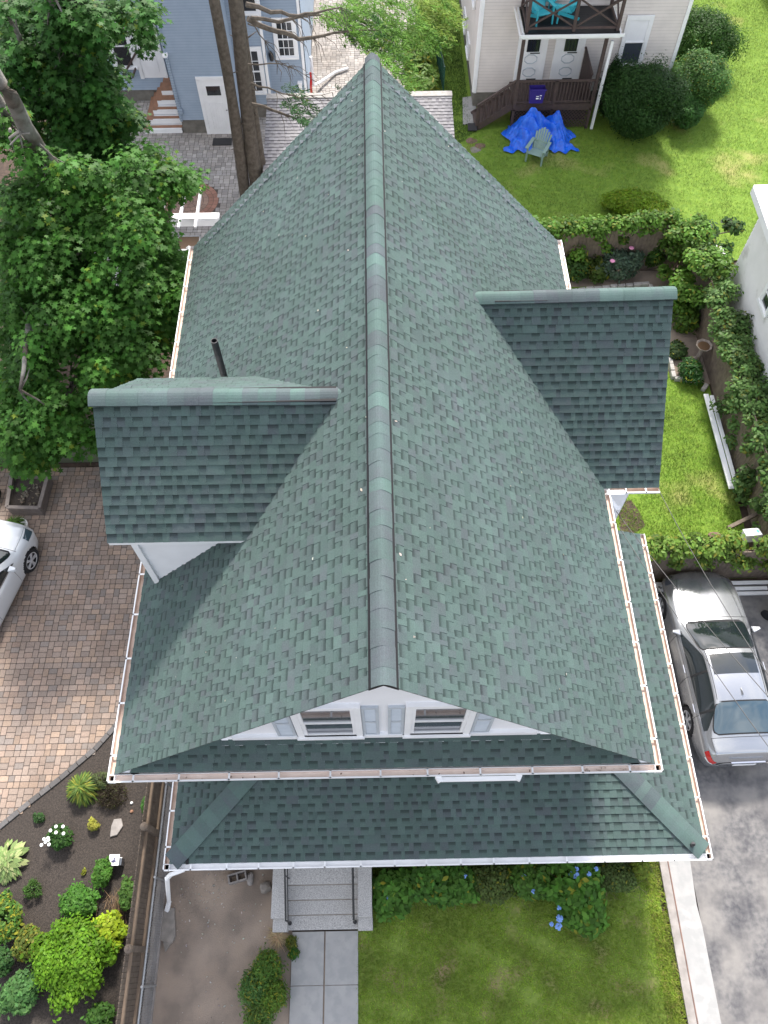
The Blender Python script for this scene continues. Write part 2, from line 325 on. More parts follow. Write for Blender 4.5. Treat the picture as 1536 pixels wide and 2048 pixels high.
# leaves -------------------------------------------------------------------
SH = {
 'maple': [(0, -.5), (.14, -.18), (.48, -.22), (.26, .02), (.42, .32), (.16, .20), (0, .55), (-.16, .20), (-.42, .32), (-.26, .02), (-.48, -.22), (-.14, -.18)],
 'oval': [(0, -.5), (.22, -.22), (.26, .08), (0, .5), (-.26, .08), (-.22, -.22)],
 'long': [(0, -.5), (.12, -.1), (.10, .2), (0, .5), (-.10, .2), (-.12, -.1)],
 'blade': [(-.06, -.5), (.06, -.5), (0, .5)],
 'spray': [(0, -.5), (.20, -.15), (.07, -.1), (.22, .15), (.06, .15), (0, .5), (-.06, .15), (-.22, .15), (-.07, -.1), (-.20, -.15)],
 'round': [(0, -.5), (.35, -.3), (.45, .05), (.3, .38), (0, .5), (-.3, .38), (-.45, .05), (-.35, -.3)]}
def leaves(name, mt, P, Nn, size, shape, cols, parent=None, fold=.12, dirs=None, wid=1.0):
    P = np.asarray(P, float); n = len(P); Nn = np.asarray(Nn, float); Nn = Nn / np.linalg.norm(Nn, axis=1, keepdims=True)
    if dirs is None: dirs = rng.normal(size=(n, 3))
    T = dirs - (dirs * Nn).sum(1, keepdims=True) * Nn; T /= np.linalg.norm(T, axis=1, keepdims=True) + 1e-9
    B = np.cross(Nn, T); sh = np.array(SH[shape]); k = len(sh); size = np.broadcast_to(size, (n,))
    X = sh[:, 0] * wid; Y = sh[:, 1]; Z = -fold * np.abs(sh[:, 0]) * 2 - .12 * Y ** 2
    V = P[:, None] + (B[:, None] * X[None, :, None] + T[:, None] * Y[None, :, None] + Nn[:, None] * Z[None, :, None]) * size[:, None, None]
    me = bpy.data.meshes.new(name); me.vertices.add(n * k); me.vertices.foreach_set('co', V.ravel())
    me.loops.add(n * k); me.loops.foreach_set('vertex_index', np.arange(n * k, dtype=np.int32))
    me.polygons.add(n); me.polygons.foreach_set('loop_start', np.arange(0, n * k, k, dtype=np.int32)); me.polygons.foreach_set('loop_total', np.full(n, k, dtype=np.int32))
    me.update(calc_edges=True); me.materials.append(M[mt])
    ca = me.color_attributes.new('Col', 'FLOAT_COLOR', 'POINT'); cc = np.ones((n * k, 4)); cc[:, :3] = np.repeat(np.asarray(cols), k, axis=0); ca.data.foreach_set('color', cc.ravel())
    o = bpy.data.objects.new(name, me); C.objects.link(o)
    if parent: o.parent = parent; o.matrix_parent_inverse = world(parent).inverted()
    return o
def jitter(base, n, var=.25, yellow=0.0, ycol=(.30, .28, .03)):
    base = np.array(base); c = base[None] * (1 + rng.uniform(-var, var, (n, 1))) * (1 + rng.uniform(-.08, .08, (n, 3)))
    if yellow: 
        w = (rng.random((n, 1)) < yellow) * rng.uniform(.3, 1, (n, 1)); c = c * (1 - w) + np.array(ycol)[None] * w
    return c
def clump(c, r, n, up=.9, shell=.55):
    d = rng.normal(size=(n, 3)); d /= np.linalg.norm(d, axis=1, keepdims=True); rad = shell + (1 - shell) * rng.random((n, 1))
    P = np.array(c)[None] + d * rad * np.array(r)[None]; N_ = d * .8 + np.array([0, 0, up])[None] + rng.normal(size=(n, 3)) * .35
    return P, N_
def bush(name, label, cat, loc, r, n, size, col, shape='oval', var=.3, yellow=0, ycol=(.30, .28, .03), sub=14, group=None, core=True, lump=.35, up=.7, stems=True, ret=False):
    root = empty(name, (loc[0], loc[1], loc[2] if len(loc) > 2 else 0), label, cat, group); z0 = root.location.z
    c0 = Vector((loc[0], loc[1], z0 + r[2] * .9)); Ps, Ns, Cs = [], [], []
    for i in range(sub):
        d = Vector(rng.normal(size=3)).normalized(); d.z = abs(d.z) * .9 - .15 * random.random()
        cc = c0 + Vector((d.x * r[0], d.y * r[1], d.z * r[2])) * (1 - lump * .8) * random.uniform(.72, 1.22)
        k = n // sub; rr = [max(r[0], .15) * lump * random.uniform(.8, 1.3), max(r[1], .15) * lump * random.uniform(.8, 1.3), r[2] * lump * random.uniform(.8, 1.3)]
        P, N_ = clump(cc, rr, k, up, .3); cl = jitter(np.array(col) * random.uniform(.75, 1.25), k, var, yellow, ycol)
        P[:, 2] = np.maximum(P[:, 2], z0 + .02); Ps.append(P); Ns.append(N_); Cs.append(cl)
    P, N_ = clump(c0, [x * .85 for x in r], n // 3, up, .8); P[:, 2] = np.maximum(P[:, 2], z0 + .02)
    Ps.append(P); Ns.append(N_); Cs.append(jitter(col, n // 3, var, yellow, ycol))
    P = np.vstack(Ps); out_ = (rng.random(len(P)) < .05)[:, None] * rng.uniform(0, .28, (len(P), 1)); P = P + (P - np.array(c0)[None] + np.array([[0, 0, r[2] * .3]])) * out_
    leaves('foliage', 'leaf', P, np.vstack(Ns), size * rng.uniform(.55, 1.35, len(P)), shape, np.vstack(Cs), root)
    if stems:
        b = MB()
        for i in range(7):
            a = i * .9; b.tube([(loc[0], loc[1], z0), (loc[0] + math.cos(a) * r[0] * .3, loc[1] + math.sin(a) * r[1] * .3, z0 + r[2] * .7), (loc[0] + math.cos(a) * r[0] * .7, loc[1] + math.sin(a) * r[1] * .7, z0 + r[2] * 1.3)], [.015, .01, .004], 5)
        b.build('stem', 'bark', root)
    return root
def grass_field(name, label, poly, n, h, cols, z=.02, holes=(), yl=.1):
    xs = [p[0] for p in poly]; ys = [p[1] for p in poly]; P = np.column_stack([rng.uniform(min(xs), max(xs), n), rng.uniform(min(ys), max(ys), n)])
    def inside(P, poly):
        r = np.zeros(len(P), bool); j = len(poly) - 1
        for i in range(len(poly)):
            (xi, yi), (xj, yj) = poly[i][:2], poly[j][:2]
            r ^= ((yi > P[:, 1]) != (yj > P[:, 1])) & (P[:, 0] < (xj - xi) * (P[:, 1] - yi) / (yj - yi + 1e-12) + xi); j = i
        return r
    k = inside(P, poly)
    for hpoly in holes: k &= ~inside(P, hpoly)
    # patchy cover: worn spots carry few blades
    wv = np.sin(P[:, 0] * 2.3 + 1.7 * np.sin(P[:, 1] * 1.9)) * np.sin(P[:, 1] * 2.7 + 1.3 * np.sin(P[:, 0] * 1.6 + 2)) + .5 * np.sin(P[:, 0] * 6.1 + P[:, 1] * 4.3) * np.sin(P[:, 1] * 7.7 - P[:, 0] * 2)
    k &= (wv + rng.normal(size=n) * .45) < .95
    P = P[k]; wv = wv[k]; m_ = len(P)
    hh = h * rng.uniform(.6, 1.4, m_); d = np.column_stack([rng.normal(size=(m_, 2)) * .9, np.full(m_, 1.0)]); d /= np.linalg.norm(d, axis=1, keepdims=True)
    nrm = np.cross(d, np.cross(np.array([[0, 0, 1.0]]), d + rng.normal(size=(m_, 3)) * .3)); P3 = np.column_stack([P, np.full(m_, z)]) + d * hh[:, None] * .5
    cl = jitter(cols, m_, .3, yl, (.30, .27, .08)) * (1 + .27 * wv[:, None])
    o = leaves(name, 'grass', P3, nrm, hh, 'blade', cl, dirs=d, wid=1.7, fold=0)
    return tag(o, label, 'grass', None, 'stuff')
# ================================================================== GROUND
g = MB(); g.add([(-300, -300, -.06), (300, -300, -.06), (300, 300, -.06), (-300, 300, -.06)], [(0, 1, 2, 3)]); tag(g.build('ground', 'soil'), None, None, None, 'structure')
front_lawn_poly = [(-.64, -4), (5.78, -4), (5.72, 2.6), (-.64, 2.6)]
sheet('front_lawn', front_lawn_poly, .004, 'lawn')
sheet('dirt_yard', [(-4.72, -4), (-2.0, -4), (-2.0, 3), (-4.72, 3)], .003, 'dirt')
mulch_poly = [(-12, -4), (-5.1, -4), (-5.1, 6.2), (-6.05, 5.4), (-6.34, 4.86), (-6.73, 4.35), (-7.41, 3.71), (-7.99, 3.21), (-8.6, 2.66), (-12, .6)]
sheet('mulch_bed', mulch_poly, .006, 'mulch')
# asphalt drive on the right
sheet('driveway', [(6.49, -6), (30, -6), (30, 8.3), (6.3, 8.3), (6.3, 3.2), (6.52, 2.0)], .0, 'asph')
b = MB(); b.prism([(6.02, -4), (6.49, -4), (6.50, .5), (6.47, .9), (6.53, 2), (6.5, 8.1), (5.98, 8.1)], -.05, .07); tag(b.build('pavement', 'conc', bevel=.01), None, None, None, 'structure')
b = MB()
b.box((5.93, 2, .03), (.17, 12, .10)); b.mat = 1; b.box((6.03, 2, .035), (.025, 12.02, .10))
tag(b.build('kerb', ['concd', 'rust'], bevel=.006), None, None, None, 'structure')
# front path of four slabs
b = MB()
for i in range(7):
    for j in range(2):
        b.box((-1.99 + .345 + j * .68 - (.0 if j else .015), .55 - .48 - i * .96, .0), (.672 if j else .66, .952, .08))
tag(b.build('path', 'conc', bevel=.006), None, None, None, 'structure')
b = MB(); b.box((-1.33, -2.6, -.02), (1.33, 6.3, .06)); tag(b.build('path_bed', 'dirt'), None, None, None, 'structure')
# pavers -------------------------------------------------------------------
def tile(nx=10, ny=10, seed=3):
    rnd = random.Random(seed); g_ = [[0] * ny for _ in range(nx)]; out = []; cnt = [0]
    def solve():
        cnt[0] += 1
        if cnt[0] > 200000: return False
        for y in range(ny):
            for x in range(nx):
                if not g_[x][y]:
                    opts = [(3, 2), (2, 3), (2, 2)]; rnd.shuffle(opts)
                    if rnd.random() < .75: opts.remove((2, 2)); opts.append((2, 2))
                    for w, h in opts:
                        cells = [((x + i) % nx, (y + j) % ny) for i in range(w) for j in range(h)]
                        if any(g_[a][b_] for a, b_ in cells): continue
                        for a, b_ in cells: g_[a][b_] = 1
                        out.append((x, y, w, h))
                        if solve(): return True
                        out.pop()
                        for a, b_ in cells: g_[a][b_] = 0
                    return False
        return True
    solve(); return out
TILE = tile()
def pavers(name, poly, unit, cols, z, holes=None, rot=0, seed=5, joint='joint', extra=None):
    rnd = random.Random(seed); b = MB(); xs = [p[0] for p in poly]; ys = [p[1] for p in poly]; x0, x1, y0, y1 = min(xs), max(xs), min(ys), max(ys)
    def inside(x, y):
        r = False; j = len(poly) - 1
        for i in range(len(poly)):
            xi, yi = poly[i]; xj, yj = poly[j]
            if (yi > y) != (yj > y) and x < (xj - xi) * (y - yi) / (yj - yi) + xi: r = not r
            j = i
        return r
    T = 10 * unit; g_ = .005; cr, sr = math.cos(rot), math.sin(rot); cx, cy = (x0 + x1) / 2, (y0 + y1) / 2; D = max(x1 - x0, y1 - y0) * .75
    for I in range(int(-D / T) - 1, int(D / T) + 2):
        for J in range(int(-D / T) - 1, int(D / T) + 2):
            for (x, y, w, h) in TILE:
                ax, ay = I * T + x * unit, J * T + y * unit; mx, my = ax + w * unit / 2, ay + h * unit / 2
                wx, wy = cx + mx * cr - my * sr, cy + mx * sr + my * cr
                if not inside(wx, wy) or (holes and holes(wx, wy)): continue
                c = lift(rnd.choice(cols), rnd.uniform(.82, 1.15)); hw, hh = w * unit / 2 - g_, h * unit / 2 - g_; ch = .012
                dz = rnd.uniform(-.002, .002)
                def pt(a, bb, zz): return (wx + a * cr - bb * sr, wy + a * sr + bb * cr, zz + dz)
                top = [pt(sx * (hw - .006) , sy * (hh - ch), z) for sx, sy in ((-1, -1),)] ; 
                ring = [(-hw + ch, -hh), (hw - ch, -hh), (hw, -hh + ch), (hw, hh - ch), (hw - ch, hh), (-hw + ch, hh), (-hw, hh - ch), (-hw, -hh + ch)]
                vs = [pt(a, bb, z - .006) for a, bb in ring] + [pt(a * .95, bb * .94, z) for a, bb in ring]
                b.add(vs, [tuple(range(8, 16))] + [(k, (k + 1) % 8, 8 + (k + 1) % 8, 8 + k) for k in range(8)], [lift(c, .75)] * 8 + [c] * 8)
    o = b.build(name, 'paver'); tag(o, None, None, None, 'structure')
    return sheet(name + '_joint', poly, z - .008, joint)
WARM = [(.33, .245, .195), (.31, .235, .19), (.29, .225, .185), (.27, .215, .18), (.345, .255, .195), (.30, .235, .195), (.255, .215, .19), (.315, .245, .20)]
drive_poly = [(-14, 12.2), (-14, -.4), (-12, .6), (-8.6, 2.66), (-7.99, 3.21), (-7.41, 3.71), (-6.73, 4.35), (-6.34, 4.86), (-6.05, 5.4), (-4.6, 6.0), (-4.0, 12.2)]
pavers('paver_driveway', drive_poly, .070, WARM, .03)
COOL = [(.40, .37, .35), (.36, .335, .315), (.43, .40, .375), (.34, .32, .305), (.39, .36, .335)]
cc = at(378, 404); rc = 1.05
patio_poly = [(-14, 19.4), (-2, 19.4), (-2, 45), (4.0, 45), (2.2, 25.2), (-1.5, 27), (-1.5, 60), (-14, 60)]
patio_poly = [(-9.4, 19.2), (1.9, 19.2), (1.9, 46), (-9.4, 46)]
pavers('patio', patio_poly, .075, COOL, .03, holes=lambda x, y: (math.hypot(x - cc.x, y - cc.y) < rc + .04) or (cc.x - rc - 4.4 < x < cc.x and abs(y - cc.y) < 1.0), seed=9)
b = MB(); rnd = random.Random(4)
for ring in range(6):
    r0, r1 = ring * rc / 6 + .006, (ring + 1) * rc / 6 - .006; n = max(5, int(2 * math.pi * (r0 + r1) / 2 / .19))
    for k in range(n):
        a0, a1 = 2 * math.pi * (k + .03) / n, 2 * math.pi * (k + .97) / n; c = lift((.36, .19, .14) if ring > 3 else (.33, .22, .17), rnd.uniform(.85, 1.15))
        b.add([(cc.x + r * math.cos(a), cc.y + r * math.sin(a), .03) for r, a in ((r0, a0), (r1, a0), (r1, (a0 + a1) / 2), (r1, a1), (r0, a1), (r0, (a0 + a1) / 2))], [(0, 1, 2, 3, 4, 5)], [c] * 6)
for i in range(22):
    for j in range(10):
        x, y = cc.x - rc - .1 - i * .2, cc.y - 1 + j * .2
        if math.hypot(x - cc.x, y - cc.y) > rc + .1: b.add([(x - .095, y + .005, .03), (x + .095, y + .005, .03), (x + .095, y + .195, .03), (x - .095, y + .195, .03)], [(0, 1, 2, 3)], [lift((.32, .19, .15), rnd.uniform(.85, 1.15))] * 4)
tag(b.build('patio_circle', 'paver'), None, None, None, 'structure')
# dark edging bricks between drive and bed
b = MB(); edge = [(-12, .6), (-8.6, 2.66), (-7.99, 3.21), (-7.41, 3.71), (-6.73, 4.35), (-6.34, 4.86), (-6.05, 5.4), (-5.6, 6.0)]
for (p, q) in zip(edge, edge[1:]):
    P_, Q_ = Vector(p), Vector(q); L_ = (Q_ - P_).length; n = max(1, int(L_ / .21)); a = math.atan2(Q_.y - P_.y, Q_.x - P_.x)
    for k in range(n):
        c_ = P_.lerp(Q_, (k + .5) / n); b.col = lift((.13, .125, .125), random.uniform(.8, 1.2)); b.box((c_.x, c_.y, .018), (L_ / n - .012, .12, .06), a)
tag(b.build('border_brick', 'paver', bevel=.008), None, None, None, 'structure')
# back lawns and side garden
side_lawn = [(4.3, 8.4), (9.7, 8.4), (9.95, 16), (9.9, 19.6), (4.2, 19.6), (4.2, 14)]
sheet('side_lawn', side_lawn, .004, 'lawn_back')
back_lawn = [(3.0, 19.75), (17, 20.2), (60, 20.2), (60, 90), (1.9, 90), (1.9, 30), (2.75, 25.6)]
sheet('back_lawn', back_lawn, .005, 'lawn_back')
bed1 = [(4.4, 18.9), (8.8, 18.95), (8.8, 15.0), (9.95, 14.8), (9.95, 19.6), (4.4, 19.6)]
sheet('garden_bed', bed1, .012, 'dirt')
sheet('bare_patch', [(at(x, y).x, at(x, y).y) for x, y in ((1236, 1005), (1262, 1000), (1282, 1030), (1290, 1052), (1268, 1068), (1240, 1062))], .012, 'soil')
sheet('side_path', [(4.4, 9.6), (6.3, 9.6), (6.25, 11.1), (4.4, 11.3)], .03, 'conc')
sheet('soil_strip', [(-7.2, 12.3), (-4, 12.3), (-4, 19.1), (-9, 19.1)], .0, 'soil')
# ================================================================== MAIN HOUSE
xl, xr, yf, yb, ze, zr = -4.146, 4.137, 2.54, 14.21, 6.0, 10.227
xm = (xl + xr) / 2; sl = (zr - ze) / (xr - xm)
house = empty('house', (0, 8, 0), 'large house with green shingle gable roof, side dormers and white gutters in the centre', 'house')
def part(b, name, mt, parent=house, **k): return b.build(name, mt, parent, **k)
SL = math.hypot(xr - xm, zr - ze)
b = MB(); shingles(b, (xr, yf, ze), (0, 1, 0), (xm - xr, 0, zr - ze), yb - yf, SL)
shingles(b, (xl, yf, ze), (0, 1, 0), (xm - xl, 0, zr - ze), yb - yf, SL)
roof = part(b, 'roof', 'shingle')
b = MB()     # roof deck with soffits under the shingles
for (xe) in (xr, xl):
    d = .03; P = [(xe, ze), (xm, zr), (xm, zr - d), (xe, ze - d)]
    vs = [(x, yf + .01, z) for x, z in P] + [(x, yb - .01, z) for x, z in P]
    b.add(vs, [(0, 1, 2, 3), (7, 6, 5, 4), (3, 2, 6, 7), (0, 3, 7, 4), (0, 4, 5, 1)])
part(b, 'roof_deck', 'pipe')
b = MB()

for sg in (-1, 1):
    q_ = [(xm, zr + .045), (xm + sg * .165, zr + .045 - sl * .165), (xm + sg * .165, zr - .02 - sl * .165), (xm, zr - .02)]
    b.add([(x, yf - .004, z) for x, z in q_] + [(x, yb + .004, z) for x, z in q_], [(0, 1, 5, 4), (1, 2, 6, 5), (0, 3, 2, 1), (4, 5, 6, 7)])
rv = part(b, 'ridge_vent', 'darkgap')
b = MB(); caps(b, (xm, yf - .02, zr), (xm, yb + .02, zr), .275, .070, (1, 0, 0), .80, .215, seed=3); part(b, 'ridge_cap', 'shingle', rv)
# cross gable on the right
gy, gz, ge = 10.0, 8.46, 7.53; gx = 5.18; gf = 2 * gy - ge
for nm, (ye, sgn) in {'near': (ge, 1), 'far': (gf, -1)}.items():
    b = MB(); Vv = (0, (gy - ye), gz - ze); Lg = math.hypot(gy - ye, gz - ze)
    # (u,v): u from gable edge inwards; clip along the valley with the main slope
    # valley from (xr,ye) to (xmeet,gy)
    umax0, umax1 = gx - xr + .03, gx - (xr - (gz - ze) / sl) + .03
    k = (umax1 - umax0) / Lg
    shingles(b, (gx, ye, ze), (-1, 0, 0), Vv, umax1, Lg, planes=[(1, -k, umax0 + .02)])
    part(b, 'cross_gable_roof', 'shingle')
b = MB(); vs = []
for (y, z) in ((ge, ze), (gy, gz), (gf, ze)): vs += [(gx - .01, y, z - .004), (gx - .01, y, z - .12)]
vs2 = [(2.0 if v[2] > 7 else 4.1, v[1], v[2]) for v in vs]; b.add(vs + vs2, [(0, 2, 3, 1), (2, 4, 5, 3), (0, 6, 8, 2), (2, 8, 10, 4), (1, 3, 9, 7), (3, 5, 11, 9), (0, 1, 7, 6), (4, 10, 11, 5)])
part(b, 'cross_gable_deck', 'white')
b = MB(); b.box((3.6, gy, gz - .03), (3.1, .26, .05)); v2 = part(b, 'ridge_vent', 'darkgap')
b = MB(); caps(b, (1.60, gy, gz - .05), (gx + .02, gy, gz), .31, .085, (0, 1, 0), .55, .22, seed=11); part(b, 'ridge_cap', 'shingle', v2)
# dormer on the left
dy, dz, de, dze, dx = 6.93, 9.68, 5.39, 8.21, -4.03; df = 2 * dy - de
ds = (dz - dze) / (dy - de)
for (ye) in (de, df):
    b = MB(); Lg = math.hypot(dy - ye, dz - dze); u0 = (dze - ze) / sl + xl - dx; u1 = (dz - ze) / sl + xl - dx; k = (u1 - u0) / Lg
    shingles(b, (dx, ye, dze), (1, 0, 0), (0, dy - ye, dz - dze), u1, Lg, planes=[(1, -k, u0 + .03)])
    part(b, 'dormer_roof', 'shingle')
b = MB(); vs = []
for (y, z) in ((de, dze), (dy, dz), (df, dze)): vs += [(dx + .01, y, z - .004), (dx + .01, y, z - .07)]
vs2 = [((dz - ze) / sl + xl + .02 if 2 <= i < 4 else (dze - ze) / sl + xl + .02, v[1], v[2]) for i, v in enumerate(vs)]
b.add(vs + vs2, [(0, 2, 3, 1), (2, 4, 5, 3), (0, 6, 8, 2), (2, 8, 10, 4), (1, 3, 9, 7), (3, 5, 11, 9), (0, 1, 7, 6), (4, 10, 11, 5)]); part(b, 'dormer_deck', 'white')
b = MB(); b.box((-2.3, dy, dz - .03), (3.4, .26, .05)); v3 = part(b, 'ridge_vent', 'darkgap')
b = MB(); caps(b, (-.38, dy, dz - .06), (dx - .02, dy, dz), .31, .085, (0, 1, 0), .55, .215, seed=21); part(b, 'ridge_cap', 'shingle', v3)
wx = -3.80; zb = ze + sl * (wx - xl)
x_top = (dze - ze) / sl + xl
for y, sg in ((de + .26, -1), (df - .26, 1)):
    n = 9; b = MB()
    for i in range(n):   # cheek clapboards, cut by the slope
        z0 = zb + (dze - zb) * i / n; z1 = zb + (dze + .05 - zb) * (i + 1) / n; xa0 = (z0 - ze) / sl + xl + .03; 
        b.add([(wx, y + sg * .018, z0), (xa0, y + sg * .018, z0), ((z1 - ze) / sl + xl + .03, y, z1), (wx, y, z1)], [(0, 1, 2, 3)])
    dw = part(b, 'dormer_wall', 'white')
b = MB(); b.add([(wx, de + .26, zb), (wx, df - .26, zb), (wx, df - .26, dze), (wx, dy, dz - .1), (wx, de + .26, dze)], [(0, 1, 2, 3, 4)])
b.box((wx + .0, de + .235, (zb + dze) / 2), (.10, .06, dze - zb + .02)); b.box((wx - .02, dy, 7.6), (.05, 1.1, 1.5)); part(b, 'dormer_trim', 'white', dw)
for (xa_, xb_, yc, zc) in ((-.42, -.10, dy, dz), (1.66, 1.34, gy, gz)):
    b = MB(); K_ = 8; vs = [(xa_, yc + t * .165, zc + .055 - .10 * abs(t) ** 1.6) for t in [-1 + 2 * k / K_ for k in range(K_ + 1)]] + [(xb_, yc + .0, zc + (.30 if xb_ < 0 else .27) + .03)]
    b.col = (.088, .120, .118); b.add(vs, [(k, k + 1, K_ + 1) for k in range(K_)]); part(b, 'cap_tip', 'shingle')
# gable end, pent roof, windows
GY = 2.98; GZ = 6.42
b = MB(); zt = lambda x: zr - .1 - sl * abs(x - xm)
b.add([(xl + .35, GY, GZ - .5), (xr - .35, GY, GZ - .5), (xr - .35, GY, ze + .32), (xm, GY, zr - .035), (xl + .35, GY, ze + .32)], [(0, 1, 2, 3, 4)])
gw = part(b, 'gable_wall', 'whitewall')
b = MB(); kp = (GZ - ze) / math.hypot(GY - yf, GZ - ze) / sl
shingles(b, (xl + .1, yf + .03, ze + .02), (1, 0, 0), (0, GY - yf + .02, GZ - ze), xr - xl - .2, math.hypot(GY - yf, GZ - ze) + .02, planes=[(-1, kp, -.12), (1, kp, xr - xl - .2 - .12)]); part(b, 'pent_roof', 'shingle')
b = MB(); b.add([(xl + .1, yf + .03, ze), (xr - .1, yf + .03, ze), (xr - .7, GY, GZ - .01), (xl + .7, GY, GZ - .01)], [(0, 1, 2, 3)]); part(b, 'pent_deck', 'white')
b = MB(); b.box((0, GY - .028, GZ + .06), (4.6, .056, .12)); part(b, 'trim_board', 'white')
zs = GZ + .12
for x0, x1 in ((-1.20, -.42), (.38, 1.17)):
    t = .095; zb_, zt_ = zs, zs + 1.42; xc = (x0 + x1) / 2; w = x1 - x0
    b = MB(); y = GY - .03
    b.box((x0 - t / 2, y, (zb_ + zt_) / 2), (t, .07, zt_ - zb_)); b.box((x1 + t / 2, y, (zb_ + zt_) / 2), (t, .07, zt_ - zb_))
    b.box((xc, y - .012, zb_ - .035), (w + 2 * t + .04, .10, .07)); b.box((xc, y, zt_ + .05), (w + 2 * t, .075, .10))
    fr = part(b, 'window', 'white', bevel=.004)
    b = MB()
    for z0_, z1_, yy in ((zb_, zb_ + .74, GY - .018), (zb_ + .70, zt_, GY - .038)):
        for (cx_, cz_, ww, hh) in ((x0 + .025, (z0_ + z1_) / 2, .05, z1_ - z0_), (x1 - .025, (z0_ + z1_) / 2, .05, z1_ - z0_), (xc, z0_ + .025, w - .1, .05), (xc, z1_ - .025, w - .1, .05)): b.box((cx_, yy, cz_), (ww, .035, hh))
    part(b, 'sash', 'white', fr)
    for z0_, z1_, yy in ((zb_ + .05, zb_ + .69, GY - .010), (zb_ + .75, zt_ - .05, GY - .03)):
        b = MB(); b.box((xc, yy, (z0_ + z1_) / 2), (w - .1, .008, z1_ - z0_)); part(b, 'pane', 'glassblue' if z0_ < zb_ + .3 else 'glass', fr)
for x0, x1 in ((-1.60, -1.32), (-.32, -.04 - .04), (.05, .28), (1.28, 1.56)):
    b = MB(); xc = (x0 + x1) / 2; y = GY - .02; z0_, z1_ = zs - .02, zs + 1.40
    for cx_, cz_, ww, hh in ((x0 + .02, (z0_ + z1_) / 2, .04, z1_ - z0_), (x1 - .02, (z0_ + z1_) / 2, .04, z1_ - z0_), (xc, z0_ + .03, x1 - x0 - .08, .06), (xc, z1_ - .03, x1 - x0 - .08, .06), (xc, (z0_ + z1_) / 2, x1 - x0 - .08, .06)): b.box((cx_, y, cz_), (ww, .04, hh))
    k = 0; zz = z0_ + .08
    while zz < z1_ - .08:
        if abs(zz - (z0_ + z1_) / 2) > .05: b.add([(x0 + .04, y + .012, zz), (x1 - .04, y + .012, zz), (x1 - .04, y - .012, zz - .022), (x0 + .04, y - .012, zz - .022)], [(0, 1, 2, 3)])
        zz += .03
    part(b, 'shutter', 'shutter')
# body of the house below the eaves
b = MB(); wl_, wr_ = xl + .33, xr - .33
siding(b, (wl_, yb - .4), (wl_, 3.25), .6, ze + .3, .12, (-1, 0, 0)); siding(b, (wr_, 3.25), (wr_, yb - .4), .6, ze + .3, .12, (1, 0, 0))
siding(b, (wl_, 3.25), (wr_, 3.25), .6, ze + .3, .12, (0, -1, 0))
tb = lambda z: (max(0, (z - ze) / sl - .33), (wr_ - wl_) - max(0, (z - ze) / sl - .33))
siding(b, (wr_, yb - .4), (wl_, yb - .4), .6, zr - .3, .12, (0, 1, 0), top=tb)
siding(b, (4.85, ge + .3), (4.85, gf - .3), .6, ze, .12, (1, 0, 0)); siding(b, (wr_, ge + .3), (4.85, ge + .3), .6, ze, .12, (0, -1, 0)); siding(b, (4.85, gf - .3), (wr_, gf - .3), .6, ze, .12, (0, 1, 0))
siding(b, (4.85, ge + .3), (4.85, gf - .3), ze, gz - .5, .12, (1, 0, 0), top=lambda z: (max(0, (z - ze) + .1), (gf - ge - .6) - max(0, (z - ze) + .1)))
part(b, 'house_wall', 'whitewall')
b = MB(); b.box((0, 8.5, .3), (wr_ - wl_ + .05, 10.6, .62)); b.box((4.4, gy, .3), (.95, gf - ge - .55, .62)); part(b, 'foundation', 'found')
b = MB(); b.box((xl + .16, (yf + yb) / 2, ze - .12), (.34, yb - yf - .04, .03)); b.box((xr - .16, (yf + yb) / 2, ze - .12), (.34, yb - yf - .04, .03)); b.box((0, 2.88, ze - .12), (xr - xl - .4, .7, .03)); part(b, 'soffit', 'white')
for y_ in (5, 8.5, 12):   # side windows, out of view from above
    for sx, xx in ((-1, wl_), (1, wr_)):
        if sx > 0 and y_ == 8.5: continue
        b = MB(); b.box((xx + sx * .03, y_, 4.6), (.08, 1.1, 1.5)); wf = part(b, 'window', 'white'); b = MB(); b.box((xx + sx * .075, y_, 4.6), (.01, .85, 1.28)); part(b, 'pane', 'glass', wf)
# porch roof wrapping the front and right side
px0, px1, py0, pyb, pz, pk = -3.93, 5.77, 1.58, 8.15, 3.0, .36
hx, hy = wr_, 3.25
b = MB(); q = math.sqrt(1 + pk * pk)
# front slope: u=x-px0, v along slope; hips at 45 degrees in plan -> v_plan = v/q
shingles(b, (px0, py0, pz), (1, 0, 0), (0, 1, pk), px1 - px0, (hy - py0) * q, planes=[(1, 1 / q, px1 - px0), (-1, 1 / q, 0)]); part(b, 'porch_roof', 'shingle')
b = MB(); shingles(b, (px1, py0, pz), (0, 1, 0), (-1, 0, pk), pyb - py0, (px1 - hx) * q, planes=[(-1, 1 / q, 0)]); part(b, 'porch_roof', 'shingle')
b = MB(); shingles(b, (px0, py0, pz), (0, 1, 0), (1, 0, pk), 1.9, 1.7 * q, planes=[(-1, 1 / q, 0)]); part(b, 'porch_roof', 'shingle')
b = MB(); vs = [(px0 + .01, py0 + .01, pz - .01), (px1 - .01, py0 + .01, pz - .01), (px1 - .01, pyb - .01, pz - .01), (hx, pyb - .01, pz + (px1 - hx) * pk - .02), (hx, hy, pz + (hy - py0) * pk - .02), (px0 + hy - py0, hy, pz + (hy - py0) * pk - .02), (px0 + .01, hy, pz - .01)]
vsb = [(x, y, pz - .14) for x, y, z in vs]
b.add(vs + vsb, [(0, 1, 4, 5), (1, 2, 3, 4), (0, 5, 6), (0, 7, 8, 1), (1, 8, 9, 2), (2, 9, 10, 3), (0, 6, 13, 7)] ); part(b, 'porch_deck_boards', 'white')
